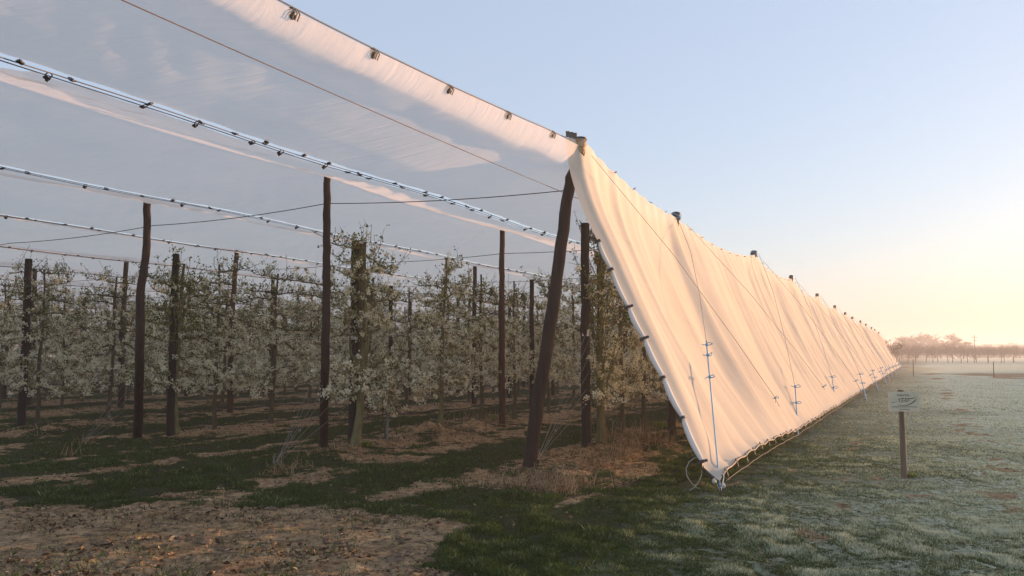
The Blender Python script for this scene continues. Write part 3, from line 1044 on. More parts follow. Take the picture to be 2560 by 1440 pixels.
# short pale cords and weights at the near bottom corner
root = empty('corner_tie', anch[0])
for j, (pa, pb, mt, r) in enumerate(((P(1786, 1192, 10.0), P(1799, 1226, 9.66), M_HOSE, .004), (P(1812, 1178, 9.9), P(1803, 1226, 9.64), M_PLATE, .005), (P(1757, 1170, 9.95), P(1790, 1200, 9.8), M_CLIP, .018), (P(1792, 1202, 9.78), P(1786, 1196, 9.8), M_CLIP, .02))):
    mb = MB(); mb.tube([pa, (pa + pb) / 2 + [0, 0, -.005], pb], r, 6); keep(mb.build('tie_cord', mt), root)
for j, (px, py) in enumerate(((1785, 1203), (1809, 1214))):
    mb = MB(); lump(mb, P(px, py, 9.72), 0.024, 60 + j, (1, 1, 1.2)); keep(mb.build('toggle', M_PLATE), root)
tag(root, 'pale cords, dark clamp and white toggles tying down the net corner', 'fastening')

# loop of pale hose lying beside the net's foot
lp = [(1757, 1153), (1752, 1142), (1738, 1142), (1720, 1152), (1713, 1172), (1715, 1190), (1727, 1209), (1742, 1220), (1755, 1226)]
lp2 = [(1757, 1153), (1756, 1168), (1755, 1188), (1748, 1206), (1737, 1219), (1724, 1228), (1705, 1236)]
pts = [P(x, y, 10.0 - 0.0012 * (y - 1150)) for x, y in reversed(lp)] + [P(x, y, 9.97) for x, y in lp2[1:]]
pts = np.array(pts)
for _ in range(1): pts[1:-1] = (pts[:-2] + 2 * pts[1:-1] + pts[2:]) / 4
mb = MB(); mb.tube(pts - pts[0], 0.0055, 6); o = mb.build('hose_loop', M_HOSE); o.location = tuple(pts[0])
tag(o, 'thin pale hose curled in a loop beside the bottom corner of side net', 'hose')

# ------------------------------------------------------------------ trellis posts with number plates
TRW = lambda k: 0.7 if k == 0 else 4.2 * k + (0.3 if k == 1 else 0.4)


def text_mesh(name, cu, parent):
    tmp = bpy.data.objects.new('tmp', cu); COL.objects.link(tmp)
    dg = bpy.context.evaluated_depsgraph_get()
    me = bpy.data.meshes.new_from_object(tmp.evaluated_get(dg))
    bpy.data.objects.remove(tmp); bpy.data.curves.remove(cu)
    me.name = name
    t = bpy.data.objects.new(name, me); COL.objects.link(t); t.parent = parent
    return t


def plate(root, c, digit, mat=M_PLATE, tilt=0.0):
    mb = MB(); mb.box(c, (0.056, 0.004, 0.054)); p = keep(mb.build('number_plate', mat, None, False), root)
    cu = bpy.data.curves.new('digit', 'FONT'); cu.body = digit; cu.size = 0.075; cu.align_x = 'CENTER'; cu.align_y = 'CENTER'; cu.extrude = 0.0006
    cu.materials.append(M_INK)
    t = text_mesh('digit', cu, p)
    t.rotation_euler = (R(90), tilt, 0)
    t.location = (c[0], c[1] - 0.0055, c[2])
    return p


def trellis_post(s, w, h, r, label, mat=M_POST2, seed=0, digit=None, dpx=None):
    b = SW(s, w, -0.1)
    root = empty('trellis_post', (b[0], b[1], 0))
    mb = MB(); post_mesh(mb, [b, SW(s + random.uniform(-.03, .03), w, h / 2), SW(s, w, h)], r, r * 0.86, 12, seed)
    keep(mb.build('pole', mat), root)
    if digit:
        plate(root, P(dpx[0], dpx[1], b[1] - r - 0.012), digit)
    tag(root, label, 'post', 'short posts at the head of and along the tree rows')
    return root


trellis_post(1.95, 0.7, 3.80, 0.082, 'dark post with white plate 7 beside the side net edge', seed=1, digit='7', dpx=(1464, 832))
trellis_post(0.67, 4.5, 3.58, 0.080, 'dark post with small white plate at the head of its row', seed=2, digit='1', dpx=(884, 841))
trellis_post(0.6, 8.8, 3.57, 0.075, 'very dark row post behind the green leafed pear tree', seed=3)
trellis_post(0.37, 13.0, 3.66, 0.085, 'dark row post at far left wrapped by a blossoming tree', seed=4)
for k in range(0, 9):
    for j in range(1, 9):
        s = (1.95 if k == 0 else 0.6) + 7.4 * j
        p = SW(s, TRW(k))
        if k == 0 and j > 1: continue
        a = p[0] / p[1]
        if a < -0.66 or a > 0.17 or p[1] > 50: continue
        trellis_post(s, TRW(k), 3.55 + random.uniform(-.1, .12), 0.065, 'dark short post, %s along the %s tree row' % (ORD[j], ORD[k]), random.choice([M_POST2, M_POST]), 300 + k * 12 + j)


# fans of trellis wires running down to ground anchors in front of the rows
def fan(anchor, tips, label, r=0.004):
    root = empty('anchor_wires', anchor)
    for i, t in enumerate(tips):
        mb = MB(); a = np.asarray(anchor) + np.array([random.uniform(-.03, .03), random.uniform(-.03, .03), 0])
        t = np.asarray(t)
        mb.tube([a, a + (t - a) * .33 + [0, 0, .01], a + (t - a) * .66, t], r, 5)
        if i == 2:
            lump(mb, a + (t - a) * .3, 0.02, i)
        keep(mb.build('wire', M_STEEL), root)
    mb = MB(); mb.tube([np.asarray(anchor) + [0, 0, -.08], np.asarray(anchor) + [0.01, 0.01, 0.16]], 0.014, 6); keep(mb.build('anchor_rod', M_STEEL), root)
    tag(root, label, 'wires', 'trellis wires anchored in front of the rows')


f7 = SW(1.95, 0.7)
fan(G(1345, 1148), [np.array([f7[0] - 0.03 + .05 * i, f7[1] - .06, z]) for i, z in enumerate((0.75, 1.05, 1.35, 1.7, 2.1, 2.5))],
    'pale wires fanning up from the ground just behind the leaning corner post', .003)
f1 = SW(0.67, 4.5)
fan(G(683, 1163), [np.array([f1[0] - 0.06 + .02 * i, f1[1] - .05, z]) for i, z in enumerate((0.75, 1.1, 1.45, 1.8, 2.3, 2.8))],
    'pale wires fanning up from the ground left of the straight middle post', .0028)
f2 = SW(0.6, 8.8)
fan(G(205, 1108), [np.array([f2[0] - .05 + .02 * i, f2[1] - .05, z]) for i, z in enumerate((0.8, 1.15, 1.5, 1.9, 2.4))],
    'pale wires fanning up from the ground left of the bent post', .003)

# irrigation pipes and trellis wires along the rows
for k in range(0, 7):
    s0 = 1.95 if k == 0 else 0.6
    def pz(s): return 0.50 - 0.06 * abs(math.sin(s * 1.75)) + 0.02 * math.sin(s * .7 + k)
    cable('irrigation_pipe', [SW(s, TRW(k) + 0.06 + .02 * math.sin(s * 1.3), pz(s)) for s in np.arange(s0 - .2, 60, 0.5)], 0.013, M_PIPE,
          'black drip pipe hanging along the %s tree row from the side net' % ORD[k], 'pipe', 'drip pipes along the tree rows', seg=1)
    for q, z in enumerate((1.2, 2.0, 2.8)):
        if k > 3: continue
        cable('trellis_wire', [SW(s0, TRW(k) - .07, z), SW(s0 + 7.4, TRW(k) - .07, z), SW(s0 + 40, TRW(k) - .07, z)], 0.003, M_STEEL,
              '%s thin trellis wire from the ground in the %s tree row' % (ORD[q], ORD[k]), 'wire', 'trellis wires along the tree rows', seg=6, sag=.02)


# ------------------------------------------------------------------ pear trees
def blobs(centers, rad, per, size, rg, squash=1.0):
    """per small quads around every centre"""
    n = len(centers) * per
    c = np.repeat(centers, per, 0) + rg.normal(0, 1, (n, 3)) * rad * np.array([1, 1, squash])
    a = rg.normal(0, 1, (n, 3)); a /= np.linalg.norm(a, axis=1, keepdims=True)
    b = rg.normal(0, 1, (n, 3)); b -= (a * b).sum(1, keepdims=True) * a; b /= np.linalg.norm(b, axis=1, keepdims=True)
    sz = size * rg.uniform(0.7, 1.25, (n, 1))
    nrm = np.cross(a, b)
    bend = nrm * sz * 0.35
    v = np.stack([c - a * sz - b * sz * .3, c + b * sz * 0.9 - bend, c + a * sz - b * sz * .3 + bend * .4, c - b * sz * 0.95 - bend], 1)
    return v.reshape(-1, 3), n


TREE_CACHE = {}


def tree_parts(seed, style='hedge', lod=0):
    rg = np.random.default_rng(1000 + seed)
    H = {'hedge': 3.5, 'whip': 3.75, 'fork': 3.5, 'green': 3.5, 'young': 1.5}[style] + rg.uniform(-0.12, 0.12)
    wood = MB()
    sd = 6 if lod == 0 else 4
    cl = []; lf = []
    n = 12
    zt = np.linspace(-0.06, H, n)
    wob = np.cumsum(rg.normal(0, 0.022, (n, 2)), 0)
    wob -= wob[0]
    bow = rg.uniform(-0.12, 0.12)
    trunk = np.stack([wob[:, 0] + bow * np.sin(zt / H * math.pi), wob[:, 1] * .6, zt], -1)
    r0 = rg.uniform(0.045, 0.06)
    if style in ('whip', 'fork', 'green'): r0 = {'whip': .085, 'fork': .075, 'green': .065}[style]
    if style == 'young': r0 = 0.016
    rr = r0 * (1 - 0.62 * (zt / H)); rr[0] *= 1.35; rr[1] *= 1.08
    if style == 'fork':
        trunk[:, 0] += np.interp(zt, [0, .9, 1.6, 3.3], [-.14, .02, .16, 0.1])
    wood.tube(trunk, rr, 8 if lod == 0 else 5)

    def tp(z):
        return np.array([np.interp(z, zt, trunk[:, 0]), np.interp(z, zt, trunk[:, 1]), z])

    def twig(p, d, ln, r, sub=True):
        m = 4
        t = np.linspace(0, 1, m)[:, None]
        q = p + d * ln * t + np.cumsum(rg.normal(0, ln * 0.06, (m, 3)), 0) * t + np.array([0, 0, 1]) * ln * 0.25 * t ** 2
        if lod == 0 or ln > .25: wood.tube(q, np.linspace(r, r * .5, m), 4 if lod == 0 else 3, cap=False)
        return q

    zs = np.arange(0.98, H - 0.02, 0.30 if lod == 0 else 0.4) + rg.uniform(-.06, .06)
    if style == 'young': zs = np.arange(.7, 1.4, .22)
    for z in zs:
        for sgn in (-1, 1):
            if style == 'whip' and z > 1.2 and rg.random() < .5: continue
            ln = rg.uniform(0.75, 1.1) * (1 - 0.15 * (z / H > .85))
            if style == 'whip': ln *= .5
            if style == 'young': ln = rg.uniform(.25, .45)
            if rg.random() < .08: continue
            p0 = tp(z + rg.uniform(-.08, .08))
            m = 9
            t = np.linspace(0, 1, m)
            droop = rg.uniform(-.12, .16)
            q = np.stack([p0[0] + sgn * ln * t, p0[1] + np.cumsum(rg.normal(0, .022, m)), p0[2] + droop * t + np.cumsum(rg.normal(0, .022, m))], -1)
            q[0] = p0
            wood.tube(q, np.linspace(0.021, 0.008, m) * (1 if style != 'young' else .4), sd, cap=False)
            for i in range(1, m):
                for _ in range(2 if lod == 0 else 1):
                    hi = z / H
                    up = rg.uniform(-.5, 1.0) if hi < .8 else rg.uniform(.2, 1.2)
                    d = np.array([rg.normal(0, .5), rg.normal(0, .55), up]); d /= np.linalg.norm(d)
                    l2 = rg.uniform(.06, .20) if rg.random() < .72 else rg.uniform(.2, .42)
                    if hi > .87: l2 *= 1.3
                    qq = twig(q[i], d, l2, .0065)
                    hb = 1.15 if hi < .62 else (0.45 if hi < .80 else .16)
                    for e in qq[1:]:
                        if rg.random() < hb * .9: cl.append(e + rg.normal(0, .018, 3))
                        if rg.random() < .55 + .25 * (hi > .6): lf.append(e + rg.normal(0, .02, 3))
                if rg.random() < .5 * (1 if z / H < .75 else .3): cl.append(q[i] + rg.normal(0, .03, 3))
    # upright shoots
    nsh = {'hedge': 5, 'whip': 34, 'fork': 9, 'green': 16, 'young': 3}[style]
    for i in range(nsh):
        z0 = rg.uniform(min(.5 if style in ('whip', 'young') else 1.5, H * .5), H * .9)
        p0 = tp(z0)
        ln = rg.uniform(.7, 1.6) if style != 'hedge' else rg.uniform(.3, .7)
        ln = min(ln, H + .25 - z0)
        if style == 'young': ln = .3
        m = 7
        t = np.linspace(0, 1, m)
        out_ = rg.uniform(-.55, .55) * (1 if style != 'whip' else 1.0)
        q = np.stack([p0[0] + out_ * t ** .7 * ln * .6, p0[1] + rg.uniform(-.3, .3) * t * ln, p0[2] + ln * t], -1)
        q[1:-1] += rg.normal(0, .015, (m - 2, 3))
        wood.tube(q, np.linspace(.010, .003, m), sd if lod == 0 else 3, cap=False)
        for e in q[1:]:
            for _ in range(2):
                if rg.random() < .6: lf.append(e + rg.normal(0, .03, 3))
            if rg.random() < .45: cl.append(e + rg.normal(0, .03, 3))
            if rg.random() < .7:
                d = np.array([rg.normal(0, .6), rg.normal(0, .6), .6]); twig(e, d / np.linalg.norm(d), rg.uniform(.05, .2), .004)
    if style == 'fork':
        for (dx, z0, z1) in ((-.35, 1.45, 2.1), (.3, 1.5, 3.2)):
            p0 = tp(z0 - .25)
            q = np.array([p0, p0 + [dx * .35, 0, .25], p0 + [dx * .8, 0.02, (z1 - z0) * .6], p0 + [dx, 0, z1 - z0]])
            wood.tube(q, [.04, .036, .028, .014], 7)
    cl = np.array(cl) if cl else np.zeros((1, 3)); lf = np.array(lf) if lf else np.zeros((1, 3))
    # hanging skirts of blossom low down
    if style != 'young':
        low = cl[cl[:, 2] < 1.5]
        if len(low):
            pick = low[rg.integers(0, len(low), int(len(low) * .35))]
            cl = np.concatenate([cl, pick + np.stack([rg.normal(0, .05, len(pick)), rg.normal(0, .06, len(pick)), -rg.uniform(0, .22, len(pick))], -1)])
    cl = cl[cl[:, 2] > (.35 if style == 'young' else .62)]
    if style == 'green': cl = cl[rg.random(len(cl)) < .5]
    if style == 'whip': cl = cl[rg.random(len(cl)) < .28]
    lf = lf[lf[:, 2] > .5]
    per = 20 if lod == 0 else 7
    if lod == 0: cl = cl[rg.random(len(cl)) < .62]
    fv, fn = blobs(cl, .030, per, .0205 if lod == 0 else .030, rg)
    # tint per cluster with scatter
    ct = np.where(rg.random(len(cl)) < .28, rg.uniform(0, .35, len(cl)), rg.uniform(.7, 1.0, len(cl)))
    ft = np.clip(np.repeat(ct, per) + rg.normal(0, .15, fn), 0, 1)
    lper = {'hedge': 3, 'whip': 3, 'fork': 3, 'green': 6, 'young': 3}[style] if lod == 0 else 2
    lv, ln_ = blobs(lf, .030, lper, .020 if lod == 0 else .028, rg)
    lt = np.clip(rg.uniform(0, 1, ln_), 0, 1)
    return wood, fv, np.repeat(ft, 4), lv, np.repeat(lt, 4)


def prune(v, t, side, root, clear):
    """drop the quads hanging in front of a number plate"""
    q = v.reshape(-1, 4, 3).copy()
    c = q.mean(1)
    ca, sa = math.cos(root.rotation_euler[2]), math.sin(root.rotation_euler[2])
    wx = c[:, 0] * ca - c[:, 1] * sa + root.location[0]; wy = c[:, 0] * sa + c[:, 1] * ca + root.location[1]; wz = c[:, 2] + root.location[2]
    drop = (np.abs(wx - clear[0]) < .13) & (np.abs(wz - clear[2]) < .13) & (wy < clear[1] + .03)
    return q[~drop].reshape(-1, 3), t.reshape(-1, 4)[~drop].ravel()


def make_tree(seed, style, loc, rz, label, bark=M_BARK, lod=0, clear=None):
    key = (seed, style, lod)
    root = empty('pear_tree', loc, rz)
    if key in TREE_CACHE:
        for nm, me in TREE_CACHE[key]:
            c = bpy.data.objects.new(nm, me); COL.objects.link(c); c.parent = root
    else:
        wood, fv, ft, lv, lt = tree_parts(seed, style, lod)
        if clear is not None:
            fv, ft = prune(fv, ft, 4, root, clear); lv, lt = prune(lv, lt, 4, root, clear)
        a = wood.build('trunk_and_branches', bark, root)
        b = fastmesh('blossom', fv, 4, M_FLOWER, {'tint': ft}, root)
        c = fastmesh('leaves', lv, 4, M_LEAF, {'tint': lt}, root)
        TREE_CACHE[key] = [('trunk_and_branches', a.data), ('blossom', b.data), ('leaves', c.data)]
    tag(root, label, 'pear tree', 'pear trees trained in rows')
    return root


ROT = ROWANG
cands = []
for k in range(0, 13):
    if k == 0: ss = [2.15, 3.75, 5.1] + list(np.arange(6.9, 92, 1.8))
    elif k == 1: ss = [0.45, 1.69, 3.54] + list(np.arange(5.35, 92, 1.8))
    else: ss = [0.75, 1.75] + list(np.arange(3.4, 92, 1.8)) if k == 2 else list(np.arange(0.7, 92, 1.8))
    for i, s in enumerate(ss):
        s2 = s + (random.uniform(-.12, .12) if i > 2 else 0)
        w = TRW(k) + (random.uniform(-.06, .06) if i else -0.02)
        p = SW(s2, w)
        a = p[0] / p[1]
        vis = (-0.70 < a < (0.22 if k == 0 else 0.2)) and not (k == 0 and s > 9)
        cands.append((not vis, math.hypot(p[0], p[1]), k, i, s2, w))
cands.sort()
indiv = cands[:296]
rest = cands[296:]
for (nv, dist, k, i, s, w) in indiv:
    style = 'hedge'
    sd = random.randrange(7)
    bark = M_BARK
    rz = ROT + (math.pi if random.random() < .5 else 0)
    lab = 'flowering pear tree, %s from the near end of the %s row' % (ORD[i], ORD[k])
    off = np.zeros(3)
    if k == 0 and i == 0: style, sd, bark, rz, lab = 'whip', 50, M_BARK2, ROT, 'upright whippy pear tree with lichened trunk beside the plate 7 post'
    if k == 1 and i == 0: style, sd, bark, rz, lab = 'fork', 51, M_BARK2, ROT, 'forked pear tree leaning in front of the post with left white plate'
    if k == 1 and i == 1: style, sd, bark, rz, lab = 'young', 52, M_BARK, ROT, 'small young pear tree in a blue guard beside the forked tree'
    if k == 1 and i == 2: sd, bark, rz, lab = 53, M_BARK2, ROT, 'blossoming pear tree with curved trunk above the brown leaf mound'
    if k == 2 and i == 0: style, sd, bark, rz, lab = 'green', 54, M_BARK2, ROT, 'greener pear tree with few flowers right of the bent post'
    lod = 0 if dist < 34 else 1
    clear = None
    if k == 0 and i == 0: clear = P(1464, 832, 13.65); s += .22; w -= .10
    if k == 1 and i == 0: clear = P(884, 841, 14.20); s += .22; w -= .12
    if lod == 1: sd = sd % 5 + 100
    make_tree(sd, style, SW(s, w, 0.0), rz, lab, bark, lod, clear)

# blue guard on the young tree
p = SW(1.69, 4.5)
mb = MB(); mb.tube([[0, 0, -.05], [0.01, 0, .35], [0, 0, .68]], [.026, .024, .026], 8)
o = mb.build('tree_guard', M_BLUEGUARD); o.location = (p[0], p[1], 0)
tag(o, 'narrow blue grey sleeve round the stem of the small young tree', 'tree guard')

# the deeper orchard, past counting: one object
pool = []
for sd in range(3):
    wood, fv, ft, lv, lt = tree_parts(200 + sd, 'hedge', 1)
    tri = []
    wv = np.concatenate(wood.v)
    q = np.array([f for f in wood.f if len(f) == 4])
    pool.append((wv[q].reshape(-1, 3), fv, ft, lv, lt))
WV, FV, FT, LV, LT = [], [], [], [], []
for (nv, dist, k, i, s, w) in rest:
    a, b, c, d, e = pool[random.randrange(3)]
    p = SW(s, w, 0); sg = -1 if random.random() < .5 else 1
    ca, sa = math.cos(ROT) * sg, math.sin(ROT) * sg
    Rm = np.array([[ca, -sa, 0], [sa, ca, 0], [0, 0, 1]])
    WV.append(a @ Rm.T + p); FV.append(b @ Rm.T + p); FT.append(c); LV.append(d @ Rm.T + p); LT.append(e)
root = empty('orchard_beyond', SW(40, 20))
o = fastmesh('deep_blossom', np.concatenate(FV), 4, M_FLOWER, {'tint': np.concatenate(FT)}); keep(o, root)
o = fastmesh('deep_leaves', np.concatenate(LV), 4, M_LEAF, {'tint': np.concatenate(LT)}); keep(o, root)
o = fastmesh('deep_branches', np.concatenate(WV), 4, M_BARK); keep(o, root)
tag(root, 'massed flowering pear trees deep under the netting beyond the nearer rows', 'orchard', None, 'stuff')


# ------------------------------------------------------------------ sign
def text_obj(body, size, c, parent, mat, ax=0.0, shear=0.0):
    cu = bpy.data.curves.new('lettering', 'FONT'); cu.body = body; cu.size = size; cu.align_x = 'CENTER'; cu.align_y = 'CENTER'; cu.extrude = 0.0005; cu.shear = shear
    cu.materials.append(mat)
    t = text_mesh('lettering', cu, parent)
    t.location = c; t.rotation_euler = (R(90), 0, 0)
    return t


sg = G(2261, 1197); sY = sg[1]
root = empty('sign', (sg[0], sg[1], 0))
mb = MB(); hh = P(2259, 975, sY)[2]
mb.tube([[0, 0, -.1], [0, 0, .03], [-.003, 0, hh * .5], [-0.008, 0, hh]], [.046, .040, .036, .034], 12)
o = mb.build('sign_post', M_SIGNPOST, root)
bc = P(2259.5, 1004, sY - 0.05) - np.array([sg[0], sg[1], 0])
bw = 0.5 * (P(2298, 1004, sY)[0] - P(2222, 1004, sY)[0]); bh = 0.5 * (P(2259, 980, sY)[2] - P(2259, 1029, sY)[2])
mb = MB(); mb.box(bc, (bw, .005, bh)); board = mb.build('sign_board', M_BOARD, root, False)
y_ = bc[1] - 0.0065
text_obj('Supporting', 0.036, (bc[0] - .01, y_, bc[2] + bh * .68), board, M_INK)
text_obj('LEAF', 0.066, (bc[0] + .0, y_, bc[2] + bh * .10), board, M_INK, shear=.15)
text_obj('Linking Environment And Farming', 0.0235, (bc[0], y_, bc[2] - bh * .52), board, M_INK)
text_obj('www.leafuk.org', 0.021, (bc[0], y_, bc[2] - bh * .78), board, M_INK)
mb = MB()


def sw_(pts, rs):
    # flat swoosh strokes of the leaf outline
    pts = np.array(pts, float); n = 24
    t = np.linspace(0, 1, n); tt = np.linspace(0, 1, len(pts))
    q = np.stack([np.interp(t, tt, pts[:, 0]), np.interp(t, tt, pts[:, 1])], -1)
    for _ in range(8): q[1:-1] = (q[:-2] + 2 * q[1:-1] + q[2:]) / 4
    w_ = np.interp(t, np.linspace(0, 1, len(rs)), rs)
    d = np.gradient(q, axis=0); d /= np.linalg.norm(d, axis=1, keepdims=True)
    nn = np.stack([-d[:, 1], d[:, 0]], -1)
    a = q + nn * w_[:, None]; b = q - nn * w_[:, None]
    vs = []
    for i in range(n):
        vs.append((bc[0] + a[i, 0] * bw, y_ - .0005, bc[2] + a[i, 1] * bh)); vs.append((bc[0] + b[i, 0] * bw, y_ - .0005, bc[2] + b[i, 1] * bh))
    mb.add(vs, [(2 * i, 2 * i + 1, 2 * i + 3, 2 * i + 2) for i in range(n - 1)])


sw_([(-.40, .12), (-.30, .30), (0, .36), (.3, .30), (.55, .30), (.84, .48)], [.01, .02, .02, .03, .035, .01])
sw_([(-.42, -.26), (-.30, -.38), (0, -.44), (.35, -.32), (.68, .02), (.82, .28)], [.01, .02, .025, .035, .045, .01])
sw_([(-.82, -.10), (-.6, -.04), (-.42, .0)], [.03, .012, .006])
mb.build('leaf_emblem', M_INK, board, False)
tag(root, 'small cream board on a short wooden post in frosty grass', 'sign')

# thin stakes in the field, a pole beyond the far hedge
for (px, y0, y1, lab, r) in ((2284, 898, 941, 'thin dark stake in the frosty grass near the far end of the net', .03), (2485, 904, 944, 'thin green stake beside the ploughed strip at right', .03)):
    g = G(px, y1); t = P(px, y0, g[1])
    mb = MB(); mb.tube([[0, 0, -.1], [0, 0, t[2] * .5], [0.01, 0, t[2]]], [r, r * .9, r * .8], 7); o = mb.build('stake', M_POST2); o.location = tuple(g)
    tag(o, lab, 'stake', 'stakes in the field')
g = P(2438, 890, 240); t = P(2438, 837, 240)
mb = MB(); mb.tube([[0, 0, 0], [0, 0, t[2]]], [.16, .09], 8); mb.box([0, 0, t[2] - .7], (.9, .07, .07)); mb.box([0, 0, t[2] - 1.6], (.7, .07, .07)); o = mb.build('utility_pole', M_POST2, None, False); o.location = (g[0], g[1], 0)
tag(o, 'slim pole with crossarms rising above the far hedge', 'pole')


# ------------------------------------------------------------------ far bare trees and hedge
def bare_tree(H, W_, seed, twig_n, mat):
    rg = np.random.default_rng(seed)
    mb = MB(); seg = []

    def grow(p, d, ln, r, lv):
        m = 4
        t = np.linspace(0, 1, m)[:, None]
        q = p + d * ln * t + np.cumsum(rg.normal(0, ln * .05, (m, 3)), 0)
        q[0] = p
        mb.tube(q, np.linspace(r, r * .6, m), 5 if lv < 2 else 3, cap=False)
        if lv >= 5: return
        nb = rg.integers(2, 4) if lv else 5
        for _ in range(nb):
            dd = d + rg.normal(0, .55, 3) * np.array([W_ / H * 1.6, W_ / H * 1.6, .55]); dd[2] += .18
            dd /= np.linalg.norm(dd)
            grow(q[-1 if rg.random() < .6 else -2], dd, ln * rg.uniform(.62, .86), r * .58, lv + 1)
    grow(np.array([0, 0, -.2]), np.array([0, 0, 1.0]), H * .24, H * .022, 0)
    # fine twigs as slivers round the branch ends
    allv = np.concatenate(mb.v)
    ends = allv[rg.integers(len(allv) // 3, len(allv), twig_n)]
    d = rg.normal(0, 1, (twig_n, 3)); d[:, 2] = np.abs(d[:, 2]) + .2; d /= np.linalg.norm(d, axis=1, keepdims=True)
    s = rg.normal(0, 1, (twig_n, 3)); s /= np.linalg.norm(s, axis=1, keepdims=True)
    ln = H * rg.uniform(.03, .075, (twig_n, 1))
    v = np.stack([ends - s * H * .0022, ends + s * H * .0022, ends + d * ln], 1).reshape(-1, 3)
    tw = fastmesh('twigs', v, 3, mat)
    tr = mb.build('trunk', mat)
    return tr, tw


farspec = [(2238, 838, 95, 6.5, 'thin bare tree just behind the far end of the side net'), (2272, 832, 215, 8, 'wide bare hazy tree, leftmost of the far wood'),
           (2312, 828, 230, 8, 'bare rounded hazy tree second in the far wood'), (2352, 834, 225, 6.5, 'low bare tree in the dip of the far wood'),
           (2382, 830, 200, 7, 'tall dark hazy tree standing out of the far wood'), (2405, 842, 205, 6, 'sloping bare tree at the right end of the far wood'), (2335, 829, 250, 8, 'palest bare tree in the middle of the far wood'),
           (2290, 836, 205, 7, 'dense bare tree low in the left of the far wood'), (2255, 840, 190, 7, 'bare hazy tree beside the net end, left in the wood')]
_ft = []
for i, (px, py, Yd, Wd, lab) in enumerate(farspec):
    if i: Yd = Yd * 1.3
    H = P(px, py, Yd)[2] * 1.3
    if i < 4:
        tr, tw = bare_tree(H, H * .8, 500 + i, 5200 if i else 1800, M_FARBARK)
        _ft.append((H, tr.data, tw.data)); scl = 1.0
    else:
        h0, a, b = _ft[1 + i % 3]; scl = H / h0
        tr = bpy.data.objects.new('trunk', a); tw = bpy.data.objects.new('twigs', b)
        COL.objects.link(tr); COL.objects.link(tw)
    root = empty('bare_tree', (P(px, py, Yd)[0], Yd, 0), i * 1.3)
    root.scale = (scl * (1.35 if i else .8), scl * 1.35, scl)
    tr.parent = root; tw.parent = root; tw.name = 'crown'
    tag(root, lab, 'tree', 'bare trees of the far wood')

# belt of bare orchard bushes along the far side of the field: reads as one mass
rg = np.random.default_rng(9)
hv = []; tvs = MB()
for row in range(5):
    Y0 = 152 + row * 10
    for X0 in np.arange(55 - row, 220, 2.3):
        X_ = X0 + rg.normal(0, .2); Yb = Y0 + rg.normal(0, .3) - (X0 - 50) * 0.10
        h = rg.uniform(2.9, 3.6)
        if row < 2: tvs.tube([[X_, Yb, -.1], [X_ + rg.normal(0, .05), Yb, .9], [X_ + rg.normal(0, .1), Yb, 1.6]], [.09, .07, .05], 4, cap=False)
        n = 700
        c = rg.normal(0, 1, (n, 3)) * np.array([.72, .55, .55]) + np.array([X_, Yb, h * .62])
        c[:, 2] = np.clip(c[:, 2], .85, h)
        d = rg.normal(0, .55, (n, 3)); d[:, 2] = np.abs(rg.normal(.8, .4, n)); d /= np.linalg.norm(d, axis=1, keepdims=True)
        s_ = rg.normal(0, 1, (n, 3)); s_ /= np.linalg.norm(s_, axis=1, keepdims=True)
        ln = rg.uniform(.25, .75, (n, 1))
        hv.append(np.stack([c - s_ * .021, c + s_ * .021, c + d * ln], 1).reshape(-1, 3))
root = empty('bare_orchard', (80, 130, 0))
o = fastmesh('twigs', np.concatenate(hv), 3, M_FARBARK); keep(o, root)
o = tvs.build('stems', M_FARBARK); keep(o, root)
tag(root, 'long belt of leafless bushy fruit trees across the far field', 'orchard', None, 'stuff')

# hedge added out of view at right to keep low sun off the grass
rg = np.random.default_rng(19)
nh = 80000
hy = rg.uniform(-28, 90, nh); hzt = 2.8 + .15 * fbm(hy * .4, 1.0, 7, 3)
hx = 36 + np.maximum(0, hy - 5) * 0.49 + rg.normal(0, .45, nh) + .3 * np.sin(hy * .2)
hc = np.stack([hx, hy, rg.uniform(0, 1, nh) ** .8 * hzt], -1)
a = rg.normal(0, 1, (nh, 3)); a /= np.linalg.norm(a, axis=1, keepdims=True)
b = rg.normal(0, 1, (nh, 3)); b -= (a * b).sum(1, keepdims=True) * a; b /= np.linalg.norm(b, axis=1, keepdims=True)
sz = rg.uniform(.05, .13, (nh, 1))
v = np.stack([hc - a * sz, hc + b * sz * .6, hc + a * sz, hc - b * sz * .6], 1).reshape(-1, 3)
root = empty('hedge', (36, 14, 0))
o = fastmesh('foliage', v, 4, M_LEAF, {'tint': np.repeat(rg.uniform(0, .6, nh), 4)}); keep(o, root)
mb = MB()
for yy in np.arange(-27, 90, 1.1):
    xx = 36 + max(0, yy - 5) * 0.49
    mb.tube([[xx, yy, -.1], [xx + rg.normal(0, .1), yy + rg.normal(0, .1), 1.2], [xx + rg.normal(0, .2), yy + rg.normal(0, .2), 2.6]], [.05, .04, .015], 5)
o = mb.build('stems', M_FARBARK); keep(o, root)
tag(root, 'added hedge, out of view at right, shading the frosty field', 'hedge')

# ------------------------------------------------------------------ grass, stalks, litter
rg = np.random.default_rng(21)


def scatter(n, ymin, ymax, power=1.0, amin=-0.70, amax=0.70):
    """points over the field of view, evenly dense on the picture"""
    u = rg.uniform(0, 1, n)
    Y = 1.0 / (1 / ymin + (1 / ymax - 1 / ymin) * u)
    X = rg.uniform(amin, amax, n) * Y
    return X, Y


